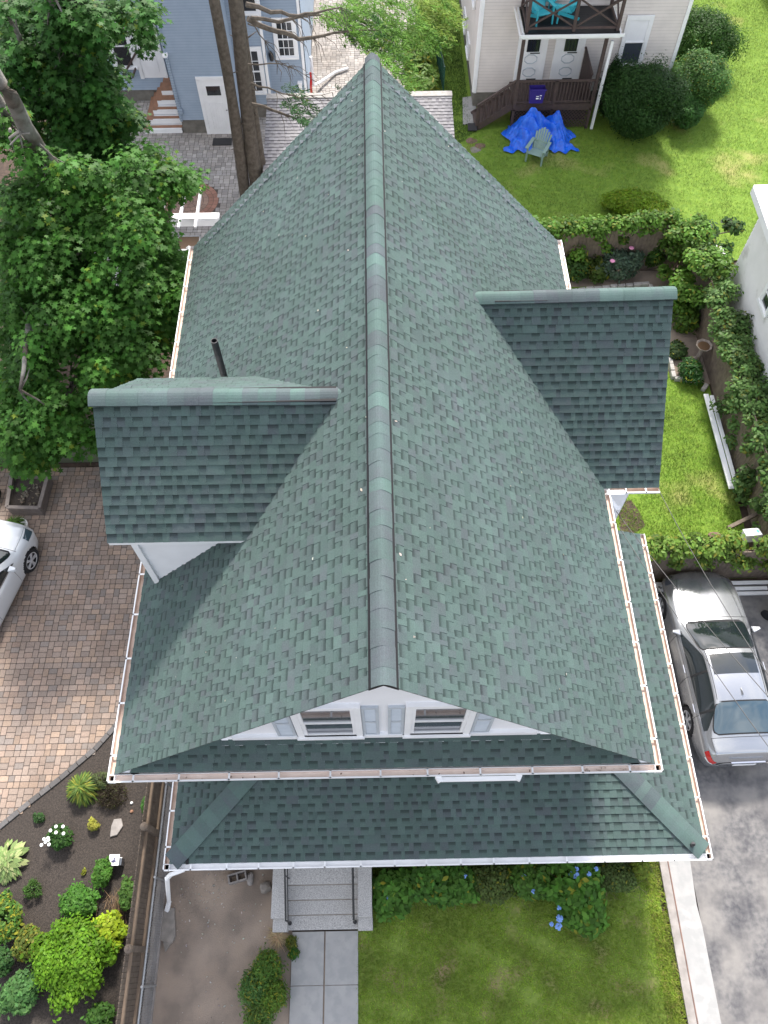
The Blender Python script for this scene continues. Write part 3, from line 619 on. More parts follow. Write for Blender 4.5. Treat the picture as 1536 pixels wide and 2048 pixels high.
for A_, B_, sd_ in (((px1 - .03, py0 + .03, pz + .01), (px1 - 1.75, py0 + 1.75, pz + 1.72 * pk + .01), (1, 1, 0)), ((px0 + .03, py0 + .03, pz + .01), (px0 + 1.6, py0 + 1.6, pz + 1.57 * pk + .01), (1, -1, 0))):
    b = MB(); caps(b, A_, B_, .36, .035, sd_, .20, .21, pal=[(.092, .140, .128), (.088, .124, .118), (.084, .108, .112), (.086, .116, .115)], seed=5 if A_[0] > 0 else 6); part(b, 'hip_cap', 'shingle')
b = MB(); b.add([(hx - 1.9 + 0, hy, 3.02), (hx, hy, 3.02)], []) ; 
b = MB(); b.box((.9, 1.80, pz - .2), (9.2, .12, .16)); b.box((5.55, 4.9, pz - .2), (.12, 6.1, .16)); part(b, 'porch_beam', 'white')
for x_, y_ in ((-3.6, 1.8), (-2.55, 1.8), (-.2, 1.8), (2.6, 1.8), (5.5, 1.8), (5.5, 4.9), (5.5, 7.9)):
    b = MB(); b.box((x_, y_, 1.75), (.13, .13, 2.1)); b.box((x_, y_, .78), (.17, .17, .2)); part(b, 'porch_post', 'white')
b = MB(); b.box((.95, 2.45, .62), (9.4, 1.5, .12)); b.box((4.75, 5.7, .62), (1.75, 5.0, .12)); part(b, 'porch_floor', 'granite')
b = MB(); b.box((2.68, 1.76, .28), (5.86, .04, .56)); b.box((5.6, 4.94, .28), (.04, 6.3, .559)); part(b, 'porch_skirt', 'concd'); b = MB(); b.box((-3.1, 1.76, .28), (1.4, .04, .56)); part(b, 'porch_skirt', 'concd')
# gutters
def gutter(A, B, out, wd=.115, inner='tan_in', step=.78, ends=(True, True), phase=.4):
    A = Vector(A); B = Vector(B); D = (B - A).normalized(); N = Vector(out); L = (B - A).length; up = Vector((0, 0, 1)); g = wd
    prof = [(.0, .0), (.0, -.09), (g * .75, -.09), (g, -.03), (g, .0), (g - .022, .0), (g - .022, -.02), (g * .72, -.08), (.008, -.08), (.008, 0)]
    b = MB(); n = len(prof); vs = [P + N * p[0] + up * (p[1] + .012) for P in (A, B) for p in prof]
    for k in range(n):
        b.mat = 1 if k in (6, 7, 8) else 0
        b.add([vs[k], vs[(k + 1) % n], vs[n + (k + 1) % n], vs[n + k]], [(0, 1, 2, 3)])
    b.mat = 0
    for P, on in ((A, ends[0]), (B, ends[1])):
        if on: b.add([P + N * p[0] + up * (p[1] + .012) for p in prof[:5]], [(0, 1, 2, 3, 4)])
    o = part(b, 'gutter', ['white', inner]); s = phase
    while s < L - .1:
        P = A + D * s; b = MB(); b.bar(P + N * .0 + up * .006, P + N * g + up * .006, .028, .012); part(b, 'gutter_hanger', 'white', o); s += step * random.uniform(.9, 1.1)
    return o
gw_ = .115
gutter((xl, yf - gw_, ze), (xl, yb, ze), (-1, 0, 0)); gutter((xr, yf - gw_, ze), (xr, ge - .02, ze), (1, 0, 0), phase=.5)
gutter((xr, gf, ze), (xr, yb, ze), (1, 0, 0), inner='tan_pale')
gutter((xl - gw_, yf, ze), (xr + gw_, yf, ze), (0, -1, 0), inner='tan_pale', step=.74)
gutter((xr + .12, ge, ze), (gx, ge, ze), (0, -1, 0), step=.4, phase=.3)
gutter((px0, py0 - gw_, pz), (px0, 3.3, pz), (-1, 0, 0), inner='tan_in', step=.6); gutter((px1, py0 - gw_, pz), (px1, pyb, pz), (1, 0, 0), step=.68)
gutter((px0 - gw_, py0, pz), (px1 + gw_, py0, pz), (0, -1, 0), inner='white', step=.62, phase=.5)
b = MB(); b.box((1.43, yf - gw_ - .03, ze - .10), (1.25, .07, .06)); b.box((.82, yf - gw_ - .02, ze - .09), (.09, .10, .10), .5); b.box((2.04, yf - gw_ - .02, ze - .09), (.09, .10, .10), -.5); part(b, 'downspout', 'white', bevel=.01)
b = MB(); b.bar((px0 + .25, py0 - .09, pz - .10), (px0 + .0, py0 - .16, pz - .16), .07); b.bar((px0 + .02, py0 - .15, pz - .13), (px0 - .12, py0 - .20, pz - .40), .07); b.bar((px0 - .115, py0 - .20, pz - .37), (-4.56, 1.14, .28), .075); b.bar((-4.55, 1.15, .30), (-4.62, .98, .12), .09, .07)
part(b, 'downspout', 'white', bevel=.012)
b = MB(); b.bar((xr + .05, ge - .06, ze - .07), (xr + .30, ge - .25, ze - .35), .09, .07); b.bar((xr + .32, ge - .25, ze - .3), (xr + .36, ge + .2, ze - 1.2), .08); b.bar((xr + .5, ge + .24, ze - 1.1), (xr + .5, ge + .24, 3.5), .08); b.box((xr + .22, ge - .1, ze + .01), (.33, .10, .03)); part(b, 'downspout', 'white', bevel=.01)
b = MB(); b.tube([(-2.66, 8.78, 7.3), (-2.66, 8.78, 8.78)], .058, 20, caps=False); b.tube([(-2.66, 8.78, 7.3), (-2.66, 8.78, 8.775)], .046, 20, caps=False)
vs = []; 
for r in (.058, .046):
    vs += [(-2.66 + r * math.cos(2 * math.pi * k / 20), 8.78 + r * math.sin(2 * math.pi * k / 20), 8.779) for k in range(20)]
b.add(vs, [(k, (k + 1) % 20, 20 + (k + 1) % 20, 20 + k) for k in range(20)]); b.tube([(-2.66, 8.78, 8.2), (-2.66, 8.78, 8.25)], .045, 16); part(b, 'vent_pipe', 'pipe', smooth=False)
b = MB(); p = Vector((5.52, 1.70, 3.02)); b.tube([p, p + Vector((0, .02, .16))], .038, 12); b.mat = 1; b.tube([p + Vector((0, 0, .155)), p + Vector((0, .02, .164))], .03, 12); part(b, 'vent_pipe', ['pipe', 'darkgap'])
b = MB(); p = Vector((px0 + .32, py0 + .03, pz + .02)); b.box(p, (.05, .09, .05)); part(b, 'gutter_outlet', 'darkgap')
n = 70; dl = []
for k in range(n):
    x = random.uniform(xl + .3, xr - .3); dl.append((x, random.uniform(yf + .2, yb - .3), zr - sl * abs(x - xm) + .03))
g_n = 46
for k in range(g_n): dl.append((random.uniform(3.0, 4.0) if k < 30 else random.uniform(-4, 4), yf - random.uniform(.03, .085), ze - .055))
n += g_n
tag(leaves('roof_debris', 'leaf', dl, [(s_[0] * .7, 0, 1) for s_ in dl], rng.uniform(.015, .06, n), 'oval', np.vstack([jitter((.55, .5, .42), n - g_n, .4), jitter((.14, .08, .04), g_n, .4)])), 'tiny pale specks and leaf bits scattered on the green main roof', 'debris', None, 'stuff')
# front steps of granite
st = empty('front_steps', (-1.35, 1.1, 0), 'speckled granite front steps with black iron handrails at the path', 'steps')
b = MB()
for i, (y0_, y1_) in enumerate(((.58, .86), (.86, 1.13), (1.13, 1.40), (1.40, 1.9))): b.box((-1.35, (y0_ + y1_) / 2 + .01, (.16 + i * .16) / 2), (1.50, y1_ - y0_ + .03, .16 + i * .16))
b.build('tread', 'granite', st, bevel=.008)
b = MB()
for i in range(3): b.box((-1.35, .85 + i * .27, .166 + i * .16), (1.5, .035, .012))
b.build('joint', 'stone', st)  # dark strips stand in for shade and dirt at the back of each tread
for x_ in (-2.22, -.47):
    b = MB(); b.box((x_, 1.28, .36), (.29, 1.02, .72)); b.box((x_, .66, .16), (.30, .24, .32)); b.build('side_wall', 'granite', st, bevel=.01)
for x_ in (-2.03, -.69):
    b = MB(); b.tube([(x_, .72, .16), (x_, .72, .98), (x_, .78, 1.0), (x_, 1.75, 1.55), (x_, 1.95, 1.55)], .018, 8); b.tube([(x_, 1.5, .6), (x_, 1.5, 1.4)], .012, 6); b.tube([(x_, .70, .17), (x_, .70, .2)], .04, 10); b.tube([(x_ + .0, .74, .55), (x_, 1.75, 1.1)], .010, 6); b.build('handrail', 'black', st)
# ================================================================== NEIGHBOURS
def hwindow(name, parent, P, U, N, w, h, t=.11, frame='white', split=.5, pane='glass', muntin=0, lower='glass'):
    "double-hung window: P bottom-left corner of the opening"
    U = Vector(U).normalized(); N = Vector(N).normalized(); P = Vector(P) + N * .03; up = Vector((0, 0, 1)); Mx = Matrix((U, -N, up)).transposed()
    def bx(b, u0, u1, z0, z1, d0, d1): b.box(P + U * (u0 + u1) / 2 + up * (z0 + z1) / 2 + N * (d0 + d1) / 2, (abs(u1 - u0), abs(d1 - d0), abs(z1 - z0)), M_=Mx)
    b = MB(); bx(b, -t, 0, -.02, h + t, .0, .06); bx(b, w, w + t, -.02, h + t, .0, .06); bx(b, -t, w + t, -t * .7, 0, .0, .09); bx(b, 0, w, h, h + t, .0, .061)
    fr = b.build(name, frame, parent, bevel=.004)
    b = MB(); s = .045
    for (z0, z1, d) in ((0, h * split + .02, .015), (h * split - .02, h, .03)):
        bx(b, 0, s, z0, z1, d, d + .03); bx(b, w - s, w, z0, z1, d, d + .03); bx(b, s, w - s, z0, z0 + s, d, d + .03); bx(b, s, w - s, z1 - s, z1, d, d + .03)
        if muntin:
            for k in range(1, muntin): bx(b, s + (w - 2 * s) * k / muntin - .01, s + (w - 2 * s) * k / muntin + .01, z0 + s, z1 - s, d + .01, d + .028)
            bx(b, s, w - s, (z0 + z1) / 2 - .01, (z0 + z1) / 2 + .01, d + .01, d + .029)
    b.build('sash', frame, fr)
    b = MB(); bx(b, s, w - s, s, h * split - .03, .016, .02); b.build('pane', lower, fr)
    b = MB(); bx(b, s, w - s, h * split + .02, h - s, .031, .035); b.build('pane', pane, fr)
    return fr
# ---- blue-grey house
bh = empty('blue_house', (-6.5, 31, 0), 'pale blue clapboard house with white trimmed doors and windows behind the patio', 'house')
pb = lambda b, n, m_, par=bh, **k: b.build(n, m_, par, **k)
Y1, Y2, Y3, Y4, HT = 29.4, 27.3, 28.2, 28.7, 8.2
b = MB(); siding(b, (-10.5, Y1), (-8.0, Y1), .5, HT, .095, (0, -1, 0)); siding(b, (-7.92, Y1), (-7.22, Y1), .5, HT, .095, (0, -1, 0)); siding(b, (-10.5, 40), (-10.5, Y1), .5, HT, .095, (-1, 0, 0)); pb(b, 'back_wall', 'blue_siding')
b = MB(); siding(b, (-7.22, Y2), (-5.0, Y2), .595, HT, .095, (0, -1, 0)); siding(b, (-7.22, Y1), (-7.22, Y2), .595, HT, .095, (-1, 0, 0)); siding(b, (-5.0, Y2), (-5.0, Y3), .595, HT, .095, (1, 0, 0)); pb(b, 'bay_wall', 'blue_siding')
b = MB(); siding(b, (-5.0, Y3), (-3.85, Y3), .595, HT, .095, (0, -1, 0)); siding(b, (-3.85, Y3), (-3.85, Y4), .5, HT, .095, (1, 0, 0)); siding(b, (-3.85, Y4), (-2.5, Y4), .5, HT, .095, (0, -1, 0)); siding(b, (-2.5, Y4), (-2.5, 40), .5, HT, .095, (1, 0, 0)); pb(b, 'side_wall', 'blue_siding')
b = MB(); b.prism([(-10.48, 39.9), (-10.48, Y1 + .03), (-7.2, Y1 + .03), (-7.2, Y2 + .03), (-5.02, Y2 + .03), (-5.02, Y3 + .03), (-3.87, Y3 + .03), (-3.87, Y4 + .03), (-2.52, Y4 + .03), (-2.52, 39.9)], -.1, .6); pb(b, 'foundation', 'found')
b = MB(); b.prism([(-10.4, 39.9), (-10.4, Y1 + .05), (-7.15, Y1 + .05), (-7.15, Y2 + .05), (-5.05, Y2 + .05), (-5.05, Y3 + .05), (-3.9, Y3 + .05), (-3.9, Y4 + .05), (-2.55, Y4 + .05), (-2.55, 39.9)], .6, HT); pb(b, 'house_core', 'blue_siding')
b = MB(); b.prism([(-10.9, 40.3), (-10.9, 26.9), (-2.1, 26.9), (-2.1, 40.3)], HT, HT + .25); b.add([(-10.9, 26.9, HT + .25), (-2.1, 26.9, HT + .25), (-2.1, 40.3, HT + .25), (-10.9, 40.3, HT + .25), (-6.5, 33, HT + 2.4)], [(0, 1, 4), (1, 2, 4), (2, 3, 4), (3, 0, 4)]); pb(b, 'roof', 'greyshingle')
for x_, y_, w_ in ((-7.22, Y2, .10), (-5.03, Y2, .13), (-3.87, Y3, .12), (-2.55, Y4, .12), (-10.45, Y1, .12)):
    b = MB(); b.box((x_ + (.05 if x_ == -7.22 else 0), y_ - .03, (.55 + HT) / 2), (w_ * .8, .05, HT - .55)); pb(b, 'corner_board', 'white' if x_ > -7 else 'blue_siding')
b = MB(); b.bar((-4.72, Y2 + .84, .3), (-4.72, Y2 + .84, HT), .08); pb(b, 'downspout', 'white')
hwindow('window', bh, (-9.62, Y1, 1.42), (1, 0, 0), (0, -1, 0), .66, 1.55)
hwindow('window', bh, (-3.42, Y4, 2.1), (1, 0, 0), (0, -1, 0), .62, 1.25, muntin=3)
hwindow('window', bh, (-4.62, Y3, 1.1), (1, 0, 0), (0, -1, 0), .55, 1.55, muntin=2)
hwindow('window', bh, (-4.45, Y3, 3.9), (1, 0, 0), (0, -1, 0), .55, 1.3); hwindow('window', bh, (-4.35 + .0, Y3, 5.9), (1, 0, 0), (0, -1, 0), .5, 1.3)
# door with basement-style panels on the bay
b = MB(); X0, X1 = -6.18, -5.32; b.box(((X0 + X1) / 2, Y2 - .04, 2.16), (X1 - X0 + .26, .06, .13)); b.box((X0 - .065, Y2 - .04, 1.06), (.13, .06, 2.1)); b.box((X1 + .065, Y2 - .04, 1.06), (.13, .06, 2.1)); fr = pb(b, 'door_frame', 'white')
b = MB(); b.box(((X0 + X1) / 2, Y2 - .03, 1.06), (X1 - X0, .05, 2.08))
for k in range(7): b.box((X0 + .16 + k * .09, Y2 - .058, .75), (.05, .012, 1.05))
b.box(((X0 + X1) / 2, Y2 - .058, 1.72), (.58, .012, .42)); dd = pb(b, 'door', 'white', bevel=.004)
b = MB(); b.box(((X0 + X1) / 2, Y2 - .067, 1.72), (.50, .01, .34)); b.build('pane', 'glass', dd)
b = MB(); b.lathe((X1 - .08, Y2 - .09, 1.0), [(.005, -.03), (.03, -.02), (.03, .02), (.005, .03)], 10); b.build('handle', 'chrome', dd)
# upper door beside the deck steps
b = MB(); dx0, dx1, dz0 = -8.72, -7.95, .98
b.box(((dx0 + dx1) / 2, Y1 - .03, dz0 + 1.04), (dx1 - dx0, .05, 2.08)); b.box(((dx0 + dx1) / 2, Y1 - .06, dz0 + .5), (.5, .02, .7)); d2 = pb(b, 'door', 'white', bevel=.004)
b = MB(); b.box(((dx0 + dx1) / 2, Y1 - .065, dz0 + 1.5), (.5, .02, .85)); b.build('pane', 'glass', d2)
b = MB(); b.box((dx0 - .07, Y1 - .04, dz0 + 1.05), (.13, .07, 2.15)); b.box((dx1 + .07, Y1 - .04, dz0 + 1.05), (.13, .07, 2.15)); b.box(((dx0 + dx1) / 2, Y1 - .04, dz0 + 2.16), (1.0, .07, .12)); b.build('frame', 'white', d2)
b = MB(); b.bar((-9.15, Y1 - .12, 1.05), (-8.75, Y1 - .75, 1.75), .05, .07); b.bar((-9.5, Y1 - .10, 1.1), (-8.78, Y1 - .10, 1.95), .05, .07); pb(b, 'handrail', 'brownpaint')
b = MB(); b.tube([(-7.12, Y2 - .05, 3.0), (-7.1, Y2 - .05, 1.0)], .02, 6); b.box((-7.1, Y2 - .06, .95), (.12, .07, .2)); pb(b, 'conduit', 'blue_siding')
lt = empty('flood_light', (-7.14, Y2, 3.05), 'white twin flood light on the corner of the blue house', 'light')
b = MB(); b.box((-7.14, Y2 - .08, 3.05), (.12, .12, .08)); b.build('mount', 'white', lt)
for s_ in (-1, 1):
    b = MB(); b.lathe((-7.14 + s_ * .05, Y2 - .12, 3.05), [(.02, 0), (.035, .02), (.075, .16), (.07, .165)], 12, Matrix.Rotation(s_ * -1.0, 3, 'Y') @ Matrix.Rotation(.9, 3, 'X')); b.build('lamp_head', 'white', lt)
b = MB(); b.box((-3.68, Y4 - .07, 2.2), (.05, .12, .12)); b.lathe((-3.68, Y4 - .16, 2.0), [(.03, 0), (.07, .03), (.09, .24), (.03, .34), (.01, .38)], 8); tag(b.build('wall_lantern', 'black'), 'black coach lantern on the blue wall beside the grid window', 'lantern')
# deck steps
dk = empty('deck_steps', (-8.2, 28, 0), 'reddish wooden corner steps with white risers leading to the blue house door', 'steps')
b = MB(); ya, xa = Y1 - .02, -7.24
for i in range(5):
    z = .98 - i * .19; w = .75 + i * .17; d = .85 + i * .30
    b.mat = 1; b.box((xa - w / 2 - .01, ya - d / 2, z - .11), (w - .02, d - .02, .16)); b.mat = 0
    for k in range(int(d / .14)):
        if i == 0 or k * .14 > d - .32: b.box((xa - w / 2 - .01, ya - k * .14 - .07, z - .013), (w, .132, .026))
    if i: b.box((xa - w + .08, ya - d / 2, z - .012), (.16, d, .026))
b.build('tread', ['deckwood', 'white'], dk)
b = MB(); b.box((-5.70, Y2 - .55, .045), (.72, .42, .02)); tag(b.build('door_mat', 'black'), 'black door mat on the pavers in front of the white panel door', 'mat')
# white porch post and hose on the far corner, downspout elbow
b = MB(); b.tube([(-2.32, 29.5, 1.6), (-2.3, 29.5, .5), (-2.1, 30.1, .25), (-1.5, 31.0, .12), (-1.0, 31.3, .1)], .055, 8); pb(b, 'downspout', 'white')
b = MB()
b.box((-2.72, 28.3, .65), (.12, .12, 1.3)); b.box((-2.72, 28.3, 1.33), (.17, .17, .05)); b.box((-2.72, 28.3, .1), (.18, .18, .2)); tag(b.build('white_post', 'white', bevel=.006), 'square white post at the corner of the blue house', 'post')
b = MB(); rp = random.Random(2)
for k in range(9): b.tube([(-2.38 + k * .008, 29.0, 1.3), (-2.36 + .04 * math.sin(k), 28.9, .9), (-2.36 + .05 * math.cos(k * 2), 28.85, .45)], .013, 5)
tag(b.build('garden_hose', 'red'), 'red garden hose hanging on the corner of the blue house', 'hose')
# ---- cream house with porch
ch = empty('cream_house', (7.5, 33, 0), 'cream clapboard house with white doors behind a dark porch and balcony', 'house')
pc = lambda b, n, m_, par=ch, **k: b.build(n, m_, par, **k)
CY, CX0, CX1, CH = 28.7, 3.83, 11.15, 7.4
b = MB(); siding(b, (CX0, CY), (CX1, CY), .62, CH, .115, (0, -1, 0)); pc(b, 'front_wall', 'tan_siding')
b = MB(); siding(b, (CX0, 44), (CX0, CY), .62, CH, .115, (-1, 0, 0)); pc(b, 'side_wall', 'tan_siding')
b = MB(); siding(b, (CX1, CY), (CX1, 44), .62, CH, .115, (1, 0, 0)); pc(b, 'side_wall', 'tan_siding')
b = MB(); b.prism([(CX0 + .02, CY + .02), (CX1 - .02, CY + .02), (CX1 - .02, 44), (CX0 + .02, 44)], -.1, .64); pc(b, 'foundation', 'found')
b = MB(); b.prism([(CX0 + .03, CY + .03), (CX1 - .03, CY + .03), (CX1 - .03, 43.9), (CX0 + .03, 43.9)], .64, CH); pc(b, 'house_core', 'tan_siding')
b = MB(); b.add([(CX0 - .4, CY - .4, CH), (CX1 + .4, CY - .4, CH), (CX1 + .4, 44.4, CH), (CX0 - .4, 44.4, CH), (7.5, CY - .4, CH + 2.2), (7.5, 44.4, CH + 2.2)], [(3, 2, 1, 0), (0, 1, 4), (1, 2, 5, 4), (2, 3, 5), (3, 0, 4, 5)]); pc(b, 'roof', 'greyshingle')
for x_ in (CX0 + .05, CX1 - .05):
    b = MB(); b.box((x_, CY - .025, (.6 + CH) / 2), (.10, .05, CH - .6)); b.box((CX0 - .025 if x_ < 7 else CX1 + .025, CY + .05, (.6 + CH) / 2), (.05, .10, CH - .6)); pc(b, 'corner_board', 'white')
hwindow('window', ch, (9.12, CY, 1.62), (1, 0, 0), (0, -1, 0), .74, 1.62, pane='whitewall', lower='glassblue')
for y_, z_ in ((30.3, 2.9), (31.6, 2.9), (34, 2.9), (30.8, .75), (32.6, .75), (36, 2.9)): 
    hwindow('window', ch, (CX0, y_ + .7, z_), (0, -1, 0), (-1, 0, 0), .7, 1.45 if z_ > 1 else .45)
# two doors
for X0 in (5.42, 6.78):
    X1 = X0 + .80; zf = 1.05; b = MB()
    b.box(((X0 + X1) / 2, CY - .05, zf + 1.02), (X1 - X0, .05, 2.04)); d_ = pc(b, 'door', 'white', bevel=.004)
    b = MB(); b.box((X0 - .07, CY - .05, zf + 1.05), (.14, .08, 2.1)); b.box((X1 + .07, CY - .05, zf + 1.05), (.14, .08, 2.1)); b.box(((X0 + X1) / 2, CY - .05, zf + 2.13), (1.08, .08, .14)); b.build('frame', 'white', d_)
    b = MB(); b.box(((X0 + X1) / 2 + .03, CY - .085, zf + 1.5), (.46, .02, .80)); b.build('pane', 'glass', d_)
    for zc in (.35, .83):
        b = MB(); pts = []
        for k in range(9): a = math.pi * 2 * (k + .5) / 8; pts.append(((X0 + X1) / 2 + .24 * math.cos(a), CY - .08, zf + zc + .17 * math.sin(a)))
        b.tube(pts, .02, 5, caps=False); b.build('moulding', 'shutter', d_)
    for hz in (1.05, .09): b = MB(); b.box((X0 + .52, CY - .088, zf + hz), (.35, .03, .03)); b.build('hinge', 'black', d_)
# porch
PX0, PX1, PY = 5.15, 8.10, 27.25
b = MB()
for k in range(10): b.box(((PX0 + PX1) / 2, CY - .08 - k * .145, 1.0), (PX1 - PX0, .135, .03))
b.box(((PX0 + PX1) / 2, PY - .0, .88), (PX1 - PX0, .05, .22)); pc(b, 'porch_floor', 'brownpaint')
b = MB()
for k in range(24): x_ = PX0 + .1 + k * (PX1 - PX0 - .2) / 23; b.box((x_, PY, 1.47), (.035, .035, .78))
b.box(((PX0 + PX1) / 2, PY, 1.88), (PX1 - PX0, .09, .05)); b.box(((PX0 + PX1) / 2, PY, 1.10), (PX1 - PX0, .05, .07)); b.box((6.62, PY, 1.45), (.09, .09, .9)); pc(b, 'porch_railing', 'brownpaint')
b = MB(); b.add([(7.75, CY - .1, 1.05), (7.75, CY - .1, 1.1 + 1.2), (7.9, PY + .2, 1.9), (7.9, PY + .2, 1.05)], [(0, 1, 2, 3)]); b.bar((7.75, CY - .1, 2.3), (7.9, PY + .2, 1.95), .07, .05); pc(b, 'porch_side_screen', 'brownpaint')
for x_ in (PX0 + .05, PX1 - .05): b = MB(); b.box((x_, PY, 2.15), (.11, .11, 2.5)); pc(b, 'porch_post', 'brownpaint')
b = MB(); b.bar((PX1 + .14, PY - .08, .05), (PX1 + .14, PY - .08, 3.3), .10, .08, up=(0, 1, 0)); pc(b, 'downspout', 'white')
b = MB(); n = 17; lw = (PX1 - PX0)
for k in range(-6, 30):   # lattice
    for sg in (1, -1):
        x0 = PX0 + k * .13; p = [(x0, .08), (x0 + .7 * sg, .78)]
        (xa_, za), (xb, zb2) = p
        def lim(xa_, za, xb, zb2):
            lo, hi = PX0, PX1
            t0, t1 = 0, 1
            for bound, s in ((lo, 1), (hi, -1)):
                fa, fb = s * (xa_ - bound), s * (xb - bound)
                if fa < 0 and fb < 0: return None
                if fa < 0: t0 = max(t0, fa / (fa - fb))
                if fb < 0: t1 = min(t1, fa / (fa - fb))
            return t0, t1
        tt = lim(xa_, za, xb, zb2)
        if tt and tt[1] > tt[0] + .02: b.bar((xa_ + (xb - xa_) * tt[0], PY + .02 - sg * .006, za + (zb2 - za) * tt[0]), (xa_ + (xb - xa_) * tt[1], PY + .02 - sg * .006, za + (zb2 - za) * tt[1]), .03, .01, up=(0, 1, 0))
b.box((6.62, PY + .0, .42), (.09, .05, .8)); b.box((PX0 + .05, PY, .42), (.1, .05, .8)); b.box((PX1 - .05, PY, .42), (.1, .05, .8)); pc(b, 'lattice', 'brownpaint')
b = MB(); b.box(((PX0 + PX1) / 2, PY + .5, .45), (lw - .1, .02, .8)); pc(b, 'porch_back', 'darkgap')
b = MB(); 
for k in range(6): b.box((PX0 - .12 - k * .22, 27.75, .92 - k * .155), (.26, .9, .035)); b.box((PX0 - .01 - k * .22, 27.75, .84 - k * .155), (.02, .9, .15))
b.bar((PX0, 27.28, .95), (PX0 - 1.35, 27.28, .02), .05, .24); b.bar((PX0, 28.22, .95), (PX0 - 1.35, 28.22, .02), .05, .24); pc(b, 'porch_steps', 'brownpaint')
b = MB(); b.bar((PX0, 27.28, 1.88), (PX0 - 1.3, 27.28, .98), .09, .05); b.box((PX0 - 1.27, 27.28, .5), (.09, .09, .98))
for k in range(9): b.box((PX0 - .12 - k * .135, 27.28, 1.38 - k * .095), (.035, .035, .8))
pc(b, 'stair_railing', 'brownpaint')
# balcony over the porch
BX0, BX1, BY, BZ = 5.10, 8.42, 27.05, 3.66
b = MB()
for k in range(12): b.box(((BX0 + BX1) / 2, CY - .08 - k * .145, BZ), (BX1 - BX0 - .1, .137, .03))
pc(b, 'balcony_floor', 'black')
b = MB(); b.box(((BX0 + BX1) / 2, BY - .03, BZ - .09), (BX1 - BX0, .05, .18)); b.box((BX0 + .0, (BY + CY) / 2, BZ - .09), (.05, CY - BY - .06, .18)); b.box((BX1, (BY + CY) / 2, BZ - .09), (.05, CY - BY - .06, .18))
b.box(((BX0 + BX1) / 2, BY - .14, BZ - .04), (BX1 - BX0 + .2, .03, .10)); b.box((BX0 - .11, (BY + CY) / 2 - .05, BZ - .04), (.03, CY - BY + .1, .10)); b.box(((BX0 + BX1) / 2, BY - .085, BZ - .09), (BX1 - BX0 + .2, .10, .01)); pc(b, 'balcony_fascia', 'white')
b = MB(); posts = [(BX0 + .12, BY + .06), ((BX0 + BX1) / 2 + .05, BY + .06), (BX1 - .12, BY + .06), (BX0 + .12, CY - .2), (BX1 - .12, CY - .2)]
for x_, y_ in posts: b.box((x_, y_, BZ + .55), (.10, .10, 1.1))
for (p, q) in ((0, 1), (1, 2), (0, 3), (2, 4)):
    a_, c_ = Vector((*posts[p], 0)), Vector((*posts[q], 0)); up = Vector((0, 0, 1))
    b.bar(a_ + up * (BZ + 1.08), c_ + up * (BZ + 1.08), .12, .05); b.bar(a_ + up * (BZ + .12), c_ + up * (BZ + .12), .06, .06)
    b.bar(a_ + up * (BZ + .14), c_ + up * (BZ + 1.04), .05, .05); b.bar(a_ + up * (BZ + 1.04) + Vector((0, .03, 0)), c_ + up * (BZ + .14) + Vector((0, .03, 0)), .05, .05)
pc(b, 'balcony_railing', 'brownpaint')
# garden chairs
def adirondack(name, label, loc, rot, mt, group=None):
    t = empty(name, loc, label, 'chair', group, rot); Lm = Matrix.Translation(loc) @ Matrix.Rotation(rot, 4, 'Z')
    def w(p): return Lm @ Vector(p)
    def bar(b, p, q, w_, h_): b.bar(w(p), w(q), w_, h_)
    b = MB()
    for k in range(5): bar(b, (-.26, -.28 + k * .11, .36 - k * .028), (.26, -.28 + k * .11, .36 - k * .028), .10, .02)
    b.build('seat', mt, t)
    b = MB()
    for k in range(7):
        x = -.24 + k * .08; hh = .70 - .05 * abs(k - 3) ** 1.3; bar(b, (x * .85, .22, .26), (x * 1.15, .50, .26 + hh), .068, .018)
    bar(b, (-.26, .33, .50), (.26, .33, .50), .03, .05); b.build('backrest', mt, t)
    for s_ in (-1, 1):
        b = MB(); bar(b, (s_ * .33, -.34, .55), (s_ * .31, .36, .55), .12, .025); b.build('armrest', mt, t)
        b = MB(); bar(b, (s_ * .30, -.30, 0), (s_ * .30, -.27, .55), .05, .10); b.build('leg', mt, t)
        b = MB(); bar(b, (s_ * .27, -.30, .33), (s_ * .27, .50, .02), .03, .10); bar(b, (s_ * .29, .34, .0), (s_ * .29, .33, .55), .04, .08); b.build('leg', mt, t)
    return t
adirondack('garden_chair', 'turquoise slatted chair standing nearest the balcony corner of the cream house', (5.75, 27.75, BZ + .02), R(20), 'turq', 'turquoise balcony chairs')
adirondack('garden_chair', 'turquoise slatted chair further right on the cream house balcony', (6.55, 27.95, BZ + .02), R(-80), 'turq', 'turquoise balcony chairs')
b = MB(); b.lathe((6.1, 28.3, BZ), [(.22, .0), (.20, .03), (.03, .06), (.03, .45), (.26, .47), (.27, .49), (.01, .49)], 16); tag(b.build('side_table', 'turq'), 'small turquoise table between the balcony chairs', 'table')
adirondack('garden_chair', 'grey green slatted chair on the lawn in front of the blue tarp', (*at(1072, 318)[:2], 0), R(-28), 'sage')
bn = at(1079, 185, 1.35); cr = empty('recycling_crate', (bn.x, PY + .02, 1.0), 'purple recycling crate hung on the dark porch railing', 'crate')
b = MB(); x_, y_ = 5.92, PY - .17; z0, z1 = 1.22, 1.75
b.add([(x_ - .24, y_ - .12, z0), (x_ + .24, y_ - .12, z0), (x_ + .24, y_ + .12, z0), (x_ - .24, y_ + .12, z0), (x_ - .28, y_ - .16, z1), (x_ + .28, y_ - .16, z1), (x_ + .28, y_ + .14, z1), (x_ - .28, y_ + .14, z1)], [(3, 2, 1, 0), (0, 1, 5, 4), (1, 2, 6, 5), (2, 3, 7, 6), (3, 0, 4, 7)]); b.box((x_, y_ - .17, z1), (.60, .03, .04)); b.build('body', 'purple', cr)
